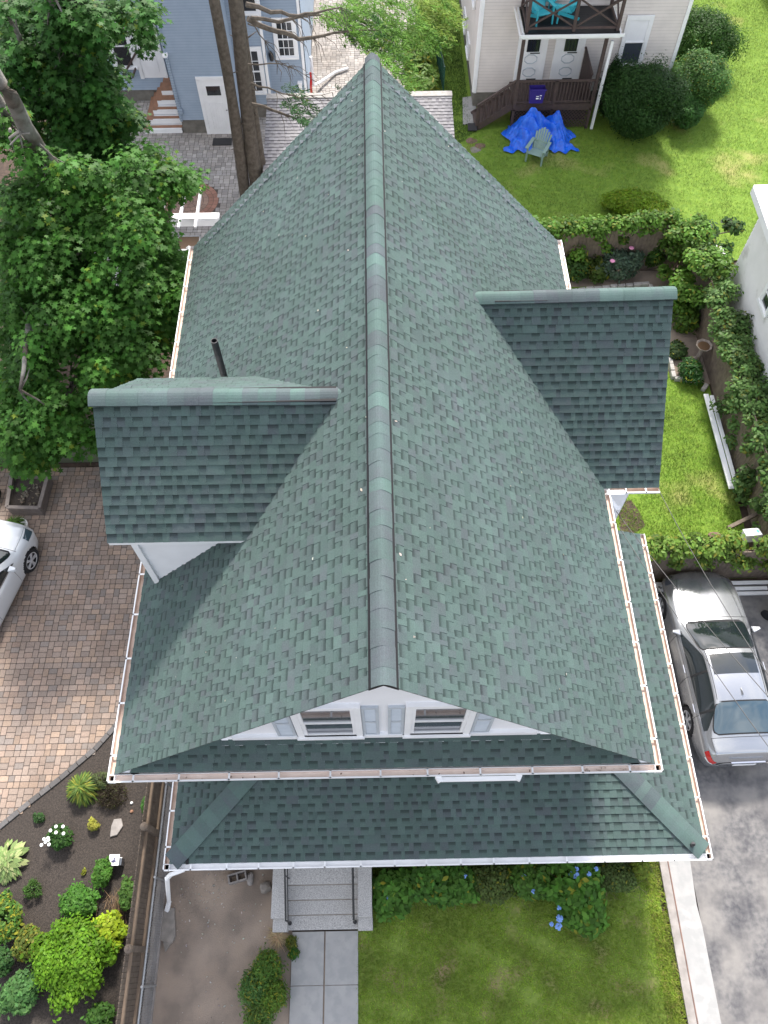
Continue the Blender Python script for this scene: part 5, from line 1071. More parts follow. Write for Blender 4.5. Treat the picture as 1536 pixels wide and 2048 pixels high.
for i, (x, y) in enumerate(((943, 282), (960, 292), (950, 300))): p = at(x, y); rock('stepping_stone', ('round reddish flat stone nearest the porch steps', 'wider reddish flat stone in the grass behind the roof edge', 'pale flat stone closest to the green roof edge')[(0, 1, 2)[i]], (p.x, p.y, 0), (.22, .2, .03), 'rust' if i < 2 else 'stone', 'flat stones by the porch', i + 3)
p = at(938, 222); b = MB(); b.prism([(p.x - .3, p.y - .9), (p.x + .3, p.y - .8), (p.x + .25, p.y + .9), (p.x - .2, p.y + .8)], 0, .05); tag(b.build('side_slab', 'conc'), None, None, None, 'structure')
p = at(944, 262); b = MB(); b.box((p.x, p.y, .16), (.35, .3, .04), M_=Matrix.Rotation(.4, 3, 'X')); b.box((p.x, p.y + .05, .07), (.28, .2, .12)); tag(b.build('black_box', 'black'), 'small black box lying at the foot of the dark steps', 'box')
# boards behind the car, navy bin
for i, (x0, x1, y, z) in enumerate(((6.75, 10.2, 8.22, .12), (6.75, 9.85, 8.08, .07), (6.9, 10.0, 7.95, .05))):
    b = MB(); b.box(((x0 + x1) / 2, y, z), (x1 - x0, .09, .05)); tag(b.build('white_board', 'white', bevel=.004), ('white board nearest the fence in the stack beyond the silver car', 'middle white board beyond the silver car', 'white board nearest the silver car in the stack by the fence')[i], 'board', 'white boards beyond the silver car')
def wheelie(name, label, loc, rot, mt, s=1):
    t = empty(name, loc, label, 'bin', None, rot); L_ = Matrix.Translation(loc) @ Matrix.Rotation(rot, 4, 'Z'); R3 = L_.to_3x3()
    b = MB(); q = [(-.22, -.25, .12), (.22, -.25, .12), (.22, .25, .12), (-.22, .25, .12), (-.29, -.33, .95), (.29, -.33, .95), (.29, .33, .95), (-.29, .33, .95)]; b.add([L_ @ Vector(v) for v in q], [(3, 2, 1, 0), (0, 1, 5, 4), (1, 2, 6, 5), (2, 3, 7, 6), (3, 0, 4, 7)]); b.build('body', mt, t)
    b = MB(); b.box(L_ @ Vector((0, 0, .98)), (.64, .72, .05), M_=R3); b.box(L_ @ Vector((0, 0, 1.02)), (.5, .5, .04), M_=R3); b.build('lid', mt, t, bevel=.015)
    b = MB(); b.box(L_ @ Vector((0, .36, .92)), (.5, .04, .04), M_=R3); b.build('handle', mt, t)
    for s_ in (-1, 1):
        b = MB(); b.tube([L_ @ Vector((s_ * .26, .28, .14)), L_ @ Vector((s_ * .32, .28, .14))], .14, 16); b.build('wheel', 'rubber', t)
    return t
wheelie('wheeled_bin', 'navy blue wheeled bin at the edge of the asphalt drive', (10.0, 7.25, 0), R(35), 'navy')
wheelie('wheeled_bin', 'dark green wheeled bin behind the white car', (-10.75, 11.0, 0), R(10), 'green_p')
# left side: olive wall, planter, pot
wl2 = empty('low_wall', (-9, 12.35, 0), 'olive painted wall with a dark rail behind the driveway', 'wall')
b = MB(); b.box((-8.5, 12.5, .85), (9.0, .25, 1.7)); b.build('body', 'ivywall', wl2, bevel=.01); b = MB(); b.box((-8.5, 12.355, 1.15), (9.0, .03, .05)); b.build('rail', 'navy', wl2)
pl = empty('planter_box', (-9.6, 11.2, 0), 'square grey wooden planter box filled with dark soil and dead leaves', 'planter')
b = MB()
cs = [Vector((-10.12, 11.72)), Vector((-9.12, 11.70)), Vector((-9.15, 10.66)), Vector((-10.02, 10.70))]
for k in range(4):
    a, c = cs[k], cs[(k + 1) % 4]
    for zz in (.12, .30): b.bar((a.x, a.y, zz), (c.x, c.y, zz), .04, .165)
    b.bar((a.x, a.y, .42), (c.x, c.y, .42), .10, .03)
b.build('frame', 'greywood', pl, bevel=.004); b = MB(); b.prism([(c.x, c.y) for c in cs][::-1], .02, .25); b.build('soil', 'mulch', pl)
n = 60; P = np.column_stack([rng.uniform(-9.8, -9.3, n), rng.uniform(10.85, 11.5, n), rng.uniform(.26, .32, n)]); leaves('dead_leaves', 'leaf', P, rng.normal(size=(n, 3)) + [0, 0, 2], .1, 'oval', jitter((.22, .19, .15), n, .4), pl)['kind'] = 'stuff'
pt = empty('flower_pot', (-9.62, 10.22, 0), 'white round pot with spiky green plant in front of the white car', 'pot')
b = MB(); b.lathe((-9.62, 10.22, 0), [(.14, 0), (.17, .22), (.20, .24), (.20, .30), (.18, .30), (.165, .24), (.01, .23)], 24); b.build('pot', 'white', pt)
n = 130; a = rng.uniform(0, 6.28, n); P = np.column_stack([-9.72 + np.cos(a) * .17, 10.20 + np.sin(a) * .15, rng.uniform(.32, .5, n)]); leaves('foliage', 'leaf', P, np.column_stack([np.cos(a) * .5, np.sin(a) * .5, np.ones(n)]), .32, 'blade', jitter((.06, .13, .02), n, .35), pt, dirs=np.column_stack([np.cos(a), np.sin(a), rng.uniform(-.6, .6, n)]))
# white vinyl fence and pergola
vf = empty('vinyl_fence', (-6.2, 19, 0), 'pale grey vinyl panel fence behind the left gutter', 'fence')
for (A, B) in (((-8.6, 19.05), (-5.75, 19.05)), ((-5.75, 19.05), (-4.35, 19.05)), ((-5.75, 19.05), (-5.0, 16.4))):
    b = MB(); b.bar((*A, .85), (*B, .85), .03, 1.55, up=(0, 0, 1)); b.build('panel', 'whitewall', vf); b = MB(); b.bar((*A, 1.66), (*B, 1.66), .06, .07); b.build('rail', 'white', vf)
for q in ((-8.6, 19.05), (-5.75, 19.05), (-4.4, 19.05), (-5.0, 16.4)):
    b = MB(); b.box((*q, .88), (.11, .11, 1.76)); b.lathe((*q, 1.76), [(.08, 0), (.08, .02), (.01, .07)], 4); b.build('post', 'white', vf)
pg = empty('pergola', (-5.6, 19.8, 0), 'white garden pergola over the patio table', 'pergola')
PZ = 2.3
b = MB(); b.box((-6.0, 19.78, PZ), (2.45, .26, .10)); b.box((-6.0, 19.66, PZ - .12), (2.4, .04, .22)); b.build('beam', 'white', pg, bevel=.005)
for x_ in (-5.92, -5.42, -6.5, -7.0):
    b = MB(); pr = [(19.15, PZ + .12), (19.35, PZ + .05), (20.6, PZ + .05), (20.95, PZ + .14), (20.95, PZ + .18), (19.15, PZ + .18)]; n = len(pr)
    b.add([(x_ - .03, y, z) for y, z in pr] + [(x_ + .03, y, z) for y, z in pr], [tuple(range(n)), tuple(range(2 * n - 1, n - 1, -1))] + [(k, (k + 1) % n, n + (k + 1) % n, n + k) for k in range(n)]); b.build('rafter', 'white', pg)
for x_ in (-5.0, -7.05):
    b = MB(); b.box((x_, 19.72, 1.15), (.05, .05, 2.2)); b.box((x_ + .12, 19.72, 1.15), (.05, .05, 2.2)); b.build('post', 'white', pg)
tt = empty('patio_table', (-6.1, 20.3, 0), 'brown topped patio table with dark metal frame under the pergola', 'table')
b = MB(); b.box((-6.15, 20.15, .72), (.70, 1.25, .02)); b.build('tabletop', 'brownglass', tt); b = MB()
for sx in (-1, 1): b.box((-6.15 + sx * .36, 20.15, .715), (.045, 1.33, .045))
for sy in (-1, 1): b.box((-6.15, 20.15 + sy * .64, .715), (.76, .045, .045))
b.build('frame', 'galv', tt)
for sx in (-1, 1):
    for sy in (-1, 1): b = MB(); b.tube([(-6.15 + sx * .33, 20.15 + sy * .6, .7), (-6.15 + sx * .28, 20.15 + sy * .55, .4), (-6.15 + sx * .38, 20.15 + sy * .64, 0)], .018, 6); b.build('leg', 'black', tt)
def patio_chair(label, x, y, rot):
    t = empty('patio_chair', (x, y, 0), label, 'chair', 'black metal patio chairs', rot); L_ = Matrix.Translation((x, y, 0)) @ Matrix.Rotation(rot, 4, 'Z')
    b = MB(); b.box(L_ @ Vector((0, 0, .42)), (.46, .44, .03), M_=L_.to_3x3()); b.build('seat', 'wood', t)
    b = MB(); b.tube([L_ @ Vector(p) for p in ((-.22, .2, .42), (-.22, .28, .9), (.22, .28, .9), (.22, .2, .42))], .015, 6)
    for k in range(4): b.tube([L_ @ Vector((-.13 + k * .09, .21, .44)), L_ @ Vector((-.13 + k * .09, .28, .9))], .008, 5)
    b.build('backrest', 'black', t)
    for sx in (-1, 1):
        b = MB(); b.tube([L_ @ Vector(p) for p in ((sx * .25, -.22, 0), (sx * .25, -.2, .62), (sx * .26, .24, .64))], .014, 6); b.build('armrest', 'black', t)
        b = MB(); b.tube([L_ @ Vector(p) for p in ((sx * .23, .2, .42), (sx * .24, .30, 0))], .014, 6); b.build('leg', 'black', t)
patio_chair('dark metal patio chair right of the brown table', -5.42, 20.35, R(-80)); patio_chair('dark metal patio chair partly behind the green roof edge', -5.0, 19.5, R(200)); patio_chair('dark metal patio chair left of the brown table', -6.95, 20.2, R(90))
# picket fence and pipe-railed chain-link fence on the left of the dirt yard
pf = empty('picket_fence', (-4.95, 1.5, 0), 'weathered wooden picket fence between mulch bed and dirt yard', 'fence')
b = MB(); y = -2.2
while y < 4.6: hh = 1.38 + random.uniform(-.01, .01); b.box((-5.0, y, hh / 2), (.022, .085, hh)); b.add([(-5.012, y - .042, hh), (-4.988, y - .042, hh), (-4.988, y + .042, hh), (-5.012, y + .042, hh), (-5.0, y, hh + .05)], [(0, 1, 4), (1, 2, 4), (2, 3, 4), (3, 0, 4)]); y += .093
b.build('pickets', 'wood', pf)
for zz in (.30, 1.12): b = MB(); b.bar((-4.965, -2.2, zz), (-4.965, 4.6, zz), .045, .09); b.build('rail', 'woodpale', pf)
for yy in (-1.9, .28, 2.45, 4.5): b = MB(); b.box((-4.93, yy, .72), (.11, .11, 1.44)); b.lathe((-4.93, yy, 1.44), [(.075, 0), (.085, .03), (.07, .07), (.02, .12)], 12); b.build('post', 'wood', pf)
cl = empty('chain_link_fence', (-4.72, 1.5, 0), 'low galvanised pipe and wire fence beside the wooden pickets', 'fence')
b = MB(); b.tube([(-4.72, -2.2, .95), (-4.72, 4.5, .95)], .022, 8); b.build('rail', 'galv', cl)
for yy in (-1.4, -.35 + .0, 1.55, 3.4): b = MB(); b.tube([(-4.72, yy, 0), (-4.72, yy, 1.0)], .026, 8); b.build('post', 'galv', cl)
b = MB()
for k in range(-8, 75): 
    y0 = -2.2 + k * .09
    for sg in (1, -1):
        ya_, yb_ = y0, y0 + .9 * sg
        if min(ya_, yb_) > -2.2 and max(ya_, yb_) < 4.5: b.bar((-4.72 + sg * .003, ya_, .03), (-4.72 + sg * .003, yb_, .93), .004, .004, up=(1, 0, 0))
b.build('wire_mesh', 'galv', cl)
b = MB(); b.box((-4.80, .8, .05), (.20, 7.4, .12)); tag(b.build('kerb_left', 'concd', bevel=.01), None, None, None, 'structure').name = 'kerb'
# dirt yard things
def cinder(label, loc, rot):
    b = MB(); L_ = Matrix.Translation(loc) @ Matrix.Rotation(rot, 4, 'Z'); R3 = L_.to_3x3()
    for c, d in (((0, .08, .1), (.39, .03, .2)), ((0, -.08, .1), (.39, .03, .2)), ((-.18, 0, .1), (.03, .13, .2)), ((.18, 0, .1), (.03, .13, .2)), ((0, 0, .1), (.03, .13, .2))): b.box(L_ @ Vector(c), d, M_=R3)
    return tag(b.build('cinder_block', 'concd'), label, 'block')
p = at(474, 1754, .2); cinder('grey cinder block with two holes lying on the dirt yard', (p.x, p.y, 0), .25)
p = at(500, 1757, .1); rock('rock', 'long rounded grey rock next to the cinder block', (p.x, p.y, .08), (.08, .15, .08), 'concd', None, 2); p = at(530, 1775, .1); rock('rock', 'angular brown rock beside the granite steps', (p.x, p.y, .06), (.13, .12, .09), 'stone', None, 5)
p = at(338, 1850, .05); b = MB(); b.prism([(p.x - .14, p.y - .28), (p.x + .10, p.y - .34), (p.x + .16, p.y - .2), (p.x + .08, p.y + .32), (p.x - .14, p.y + .3)], .0, .09); tag(b.build('splash_stone', 'stone', bevel=.012), 'long flat stone under the downspout outlet', 'stone')
p = at(334, 1886, .05); b = MB(); b.prism([(p.x - .12, p.y + .12), (p.x - .02, p.y - .16), (p.x + .12, p.y + .06), (p.x + .1, p.y + .12)], .0, .07); tag(b.build('splash_stone', 'stone', bevel=.01), 'small pointed stone below the long flat stone', 'stone')
n = 170; x = rng.uniform(-4.55, -2.3, n); y = rng.uniform(-1.6, 1.65, n); cl1 = rng.random(n) < .45; x[cl1] = rng.normal(-3.9, .32, cl1.sum()); y[cl1] = rng.normal(1.3, .22, cl1.sum())
tag(leaves('debris', 'leaf', np.column_stack([x, y, rng.uniform(.01, .03, n)]), rng.normal(size=(n, 3)) * .4 + [0, 0, 1], rng.uniform(.015, .06, n), 'oval', jitter((.5, .48, .44), n, .35)), 'pale chips and crumbs scattered over the dirt yard', 'debris', None, 'stuff')
p = at(556, 1882, .1); n = 420; a = rng.uniform(2.6, 6.4, n); t_ = rng.random(n); P = np.column_stack([p.x + np.cos(a) * .18 * t_, p.y + .12 + np.sin(a) * .26 * t_, rng.uniform(.03, .14, n)])
o = leaves('dry_grass', 'grass', P, rng.normal(size=(n, 3)) * .4 + [0, 0, 1], rng.uniform(.15, .36, n), 'blade', jitter((.52, .40, .24), n, .3), dirs=np.column_stack([np.cos(a), np.sin(a), rng.uniform(0, .4, n)]), wid=.35); tag(o, 'dry straw coloured grass clump at the foot of the steps', 'grass clump')
G7 = 'weeds along the front path'
for i, (x, y, r, h, c, lb) in enumerate(((538, 1935, .34, .34, (.10, .20, .035), 'upper green weed clump between dirt yard and path'), (512, 1975, .34, .32, (.085, .18, .045), 'feathery weed clump spreading onto the dirt yard'), (548, 1990, .32, .3, (.11, .20, .03), 'green weed clump against the path edge'), (520, 2035, .36, .28, (.10, .18, .04), 'lowest weed clump beside the path'), (588, 1908, .10, .14, (.04, .12, .02), 'small dark green weed on the path edge'), (582, 1885, .14, .12, (.10, .13, .03), 'thin grass tuft below the left granite wall'))):
    p = at(x, y, .1); bush('weed', lb, 'weed', (p.x, p.y), (r, r * 1.1, h), 2200 if r > .2 else 400, .075, c, 'long', .35, .15, sub=16, lump=.6, up=.5, group=G7, stems=False)
# mulch bed plants
def at0(x, y, z=.15): p = at(x, y, z); return (p.x, p.y)
G8 = 'plants in the mulch bed'
def mplant(name, label, px, r, n, size, col, shape='oval', **k):
    return bush(name, label, k.pop('cat', 'plant'), at0(*px), r, n, size, col, shape, group=G8, **k)
n = 260; p = at(162, 1575, .3); rt = empty('iris_clump', (p.x, p.y, 0), 'arching yellow green iris leaves near the driveway edging', 'plant', G8)
a = rng.uniform(0, 6.28, n); t_ = rng.uniform(.1, 1, n); P = np.column_stack([p.x + np.cos(a) * .30 * t_, p.y + np.sin(a) * .26 * t_, .42 - .28 * t_ ** 2 + rng.uniform(-.04, .04, n)]); leaves('foliage', 'leaf', P, np.column_stack([np.cos(a) * t_, np.sin(a) * t_, np.ones(n)]), rng.uniform(.35, .6, n), 'long', jitter((.12, .20, .04), n, .35, .25, (.38, .36, .06)), rt, dirs=np.column_stack([np.cos(a), np.sin(a), -.5 * t_]), wid=.35)
mplant('heather', 'dull brown heather shrub beside the iris leaves', (225, 1590), (.42, .36, .16), 2600, .045, (.045, .035, .022), 'long', yellow=.12, ycol=(.10, .12, .03), sub=16)
mplant('small_shrub', 'loose pale green shrub at the corner of the upper gutter', (205, 1560), (.26, .22, .22), 700, .06, (.10, .13, .05), 'long', sub=10)
da = mplant('daisy_bush', 'white flowering daisy bush on the dark mulch', (122, 1675), (.33, .27, .24), 1300, .075, (.045, .11, .025), 'oval', sub=14)
for x, y in ((112, 1653), (126, 1653), (112, 1665), (88, 1678), (96, 1676), (91, 1684), (83, 1690), (98, 1689), (97, 1680), (127, 1667), (101, 1661)):
    q = at(x, y, .5); b = MB(); b.lathe(q, [(.004, -.012), (.03, -.004), (.036, .004), (.012, .014)], 9); b.build('bloom', 'flower_white', da)
mplant('yellow_shrub', 'small yellow spiky shrub beside the flat grey stone', (186, 1650), (.15, .15, .14), 420, .07, (.34, .34, .06), 'long', sub=8)
mplant('seedling', 'small green seedling near the edging bricks', (76, 1635), (.15, .12, .1), 160, .08, (.045, .10, .03), 'oval', sub=5, stems=False)
mplant('seedling', 'tiny yellow green seedling above the bright big shrub', (165, 1742), (.06, .06, .06), 40, .06, (.20, .22, .03), 'oval', sub=3, stems=False)
n = 150; p = at(12, 1722, .2); rt = empty('hosta', (p.x, p.y, 0), 'variegated cream and green hosta at the left edge of the mulch bed', 'plant', G8); a = rng.uniform(0, 6.28, n); t_ = rng.uniform(.1, 1, n)
P = np.column_stack([p.x + np.cos(a) * .42 * t_, p.y + np.sin(a) * .40 * t_, .34 - .24 * t_ ** 1.5]); leaves('foliage', 'leaf', P, np.column_stack([np.cos(a) * t_ * .8, np.sin(a) * t_ * .8, np.ones(n)]), rng.uniform(.20, .30, n), 'oval', jitter((.24, .34, .12), n, .3, .3, (.50, .52, .25)), rt, dirs=np.column_stack([np.cos(a), np.sin(a), -.3 * t_]), wid=.75)
mplant('small_shrub', 'compact round green plant alone in the mulch', (66, 1780), (.22, .20, .18), 700, .06, (.06, .13, .025), 'long', sub=10)
mplant('leafy_shrub', 'green shrub with yellow tips at the left picture edge', (14, 1840), (.42, .46, .32), 2200, .085, (.09, .19, .035), 'oval', yellow=.2, ycol=(.32, .30, .03), sub=16)
mplant('leafy_shrub', 'olive yellow shrub left of the bright big shrub', (62, 1885), (.36, .33, .26), 1700, .075, (.11, .15, .03), 'oval', yellow=.25, ycol=(.30, .26, .04), sub=14)
mplant('azalea', 'big bright green shrub filling the lower mulch bed', (155, 1915), (.78, .80, .50), 11000, .085, (.12, .25, .018), 'oval', var=.3, sub=44, lump=.3, cat='bush')
mplant('azalea', 'lime yellow shrub at the upper right of the bright big shrub', (222, 1868), (.36, .46, .34), 2300, .095, (.30, .40, .025), 'oval', sub=18, cat='bush')
mplant('fern', 'feathery green plant left of the white lantern', (208, 1745), (.22, .34, .26), 1300, .075, (.08, .19, .03), 'oval', sub=12)
mplant('fern', 'mid green leafy plant above the bright big shrub', (160, 1805), (.44, .36, .28), 2600, .075, (.075, .19, .03), 'oval', sub=20)
mplant('fern', 'leafy green plant against the picket fence', (258, 1790), (.20, .36, .25), 1100, .085, (.095, .19, .04), 'oval', sub=10)
n = 160; p = at(228, 1815, .2); P = np.column_stack([rng.normal(p.x, .12, n), rng.normal(p.y, .16, n), rng.uniform(.05, .28, n)]); o = leaves('dead_stalks', 'grass', P, rng.normal(size=(n, 3)) * .5 + [0, 0, 1], .3, 'blade', jitter((.26, .17, .09), n, .3), dirs=np.column_stack([rng.normal(size=n) * .4, np.ones(n), rng.normal(size=n) * .3]), wid=.25); tag(o, 'brown dead stalks between the leafy plants by the fence', 'dead plant')
mplant('leafy_shrub', 'blue green leafy shrub at the lower left corner', (45, 1985), (.42, .42, .28), 2000, .10, (.075, .17, .05), 'oval', sub=16)
mplant('leafy_shrub', 'green shrub at the left edge below the olive shrub', (8, 1925), (.25, .3, .25), 900, .08, (.045, .11, .03), 'oval', sub=10)
mplant('leafy_shrub', 'bright green leaves at the bottom beside the pickets', (205, 2030), (.28, .26, .22), 900, .09, (.07, .16, .03), 'oval', sub=10)
mplant('climber', 'round leaved climber on the picket fence under the gutter', (297, 1612), (.08, .22, .3), 160, .11, (.06, .15, .03), 'round', sub=6)
p = at(236, 1655); b = MB(); b.prism([(p.x - .13, p.y - .2), (p.x + .02, p.y - .16), (p.x + .12, p.y + .02), (p.x + .06, p.y + .18), (p.x - .1, p.y + .17), (p.x - .14, p.y + .02)], 0, .06); tag(b.build('flat_stone', 'concd', bevel=.015), 'flat grey stone lying on the mulch', 'stone')
p = at(264, 1606); rock('pebble', 'white round pebble on the mulch by the fence', (p.x, p.y, .03), (.035, .035, .03), 'flower_white'); p = at(264, 1623); rock('pebble', 'small orange brick fragment on the mulch', (p.x, p.y, .03), (.04, .04, .03), 'deckwood')
p = at(228, 1720, .3); ln = empty('garden_lantern', (p.x, p.y, 0), 'white square garden lantern with black emblem on top', 'lantern'); b = MB(); b.box((p.x, p.y, .14), (.13, .13, .28)); b.box((p.x, p.y, .29), (.22, .22, .03)); b.box((p.x, p.y, .01), (.16, .16, .03)); b.build('body', 'white', ln, bevel=.005)
b = MB(); b.box((p.x + .115, p.y - .03, .17), (.08, .14, .20)); b.build('side_pane', 'glassblue', ln)
b = MB(); b.prism([(p.x - .05, p.y - .03), (p.x - .01, p.y - .055), (p.x + .05, p.y - .03), (p.x + .045, p.y - .01), (p.x + .015, p.y + .0), (p.x + .03, p.y + .05), (p.x + .0, p.y + .045), (p.x - .015, p.y - .005), (p.x - .055, p.y - .01)], .305, .312); b.build('emblem', 'dark_ink', ln)
# hydrangea bed in front of the porch
G9 = 'shrubs along the porch front'
for i, (x, y, r, c, lb, sz) in enumerate(((788, 1790, (.52, .48, .44), (.075, .18, .026), 'leafy hydrangea with one blue bloom beside the granite steps', .14), (860, 1768, (.60, .45, .46), (.065, .16, .026), 'leafy hydrangea second from the steps', .14), (915, 1772, (.52, .42, .40), (.07, .165, .026), 'leafy hydrangea third from the steps', .13), (985, 1775, (.52, .42, .34), (.09, .13, .035), 'thin olive shrub with bare twigs mid bed', .07), (1065, 1765, (.52, .46, .40), (.075, .165, .026), 'green shrub left of the tall blue hydrangea', .12), (1135, 1770, (.68, .58, .52), (.075, .185, .026), 'largest hydrangea with several blue blooms', .15), (1165, 1825, (.58, .48, .38), (.08, .19, .026), 'hydrangea spilling onto the lawn with bare twigs', .15), (1232, 1755, (.50, .38, .30), (.085, .13, .035), 'sparse brownish shrub near the concrete strip', .07), (1283, 1740, (.20, .24, .30), (.16, .22, .03), 'yellow green shrub at the corner of the concrete strip', .08))):
    p = at(x, y, .35); h = bush('hydrangea', lb, 'bush', (p.x, p.y + .05), r, 1500 if sz > .1 else 2400, sz, c, 'oval', .35, .05, sub=16, lump=.42, group=G9, up=1.0)
    for fx, fy in {0: [(780, 1797), (812, 1758)], 2: [(930, 1752)], 4: [(1067, 1783), (1048, 1752)], 5: [(1141, 1748), (1151, 1750), (1153, 1738), (1178, 1748), (1192, 1738)], 6: [(1119, 1837), (1103, 1848), (1117, 1853), (1118, 1816)]}.get(i, []):
        q = at(fx, fy, .80 if i == 5 else .62); b = MB(); s_ = .07 if (fx in (780, 1151, 1119, 1117)) else .045
        for k in range(16): 
            d = Vector([random.gauss(0, 1) for _ in range(3)]).normalized() * s_ * .75; d.z = abs(d.z); b.lathe(q + d, [(.002, -.01), (s_ * .38, 0), (.002, .012)], 6)
        b.build('bloom', 'flower_blue', h)
n = 500; P = np.column_stack([rng.uniform(-.3, 5.6, n), rng.uniform(.95, 1.7, n), rng.uniform(.03, .4, n)]); o = leaves('twigs', 'grass', P, rng.normal(size=(n, 3)) + [0, 0, .6], rng.uniform(.15, .4, n), 'blade', jitter((.24, .18, .13), n, .3), wid=.18); tag(o, 'bare brown twigs and dead stalks among the porch shrubs', 'twigs', None, 'stuff')
# grass
grass_field('grass', 'short patchy green grass on the front lawn', front_lawn_poly, 130000, .055, (.205, .31, .030), yl=.08)
grass_field('grass', 'mown green grass in the side garden', [(4.9, 8.5), (9.7, 8.5), (9.75, 15), (8.8, 15), (8.8, 18.7), (4.9, 18.5)], 80000, .06, (.16, .28, .022), yl=.10)
grass_field('grass', 'sunny yellow green grass behind the cream house garden', [(3.0, 19.85), (14, 20.2), (20, 38), (11.3, 38), (11.2, 28.6), (8.2, 27.2), (4, 27.2), (2.8, 25.6)], 230000, .06, (.16, .265, .020), yl=.10)
grass_field('grass', 'grass strip between mesh fence and cream house', [(2.75, 25.8), (3.7, 27), (3.7, 38), (2.0, 38)], 30000, .07, (.06, .13, .015), yl=.02)
grass_field('grass', 'long fringe of grass along the concrete strip', [(5.45, -2), (5.84, -2), (5.84, 1.8), (5.5, 1.8)], 4000, .09, (.20, .27, .03), yl=.25)
# wires
for lb, A, B, sag in (('thin black wire from the cross gable corner over the silver car', (5.2, 7.45, 5.95), at(1560, 1385, 6.6), .12), ('upper service wire running from the side gutter over the car bonnet', (4.75, 7.92, 4.6), at(1560, 1420, 6.2), .10), ('lower service wire running from the side gutter over the car roof', (4.72, 7.88, 4.45), at(1560, 1525, 5.8), .12)):
    A = Vector(A); b = MB(); pts = [A.lerp(B, t) - Vector((0, 0, sag * 4 * t * (1 - t))) for t in [k / 14 for k in range(15)]]; b.tube(pts, .007, 6); tag(b.build('overhead_wire', 'black'), lb, 'wire', 'wires from the house corner')
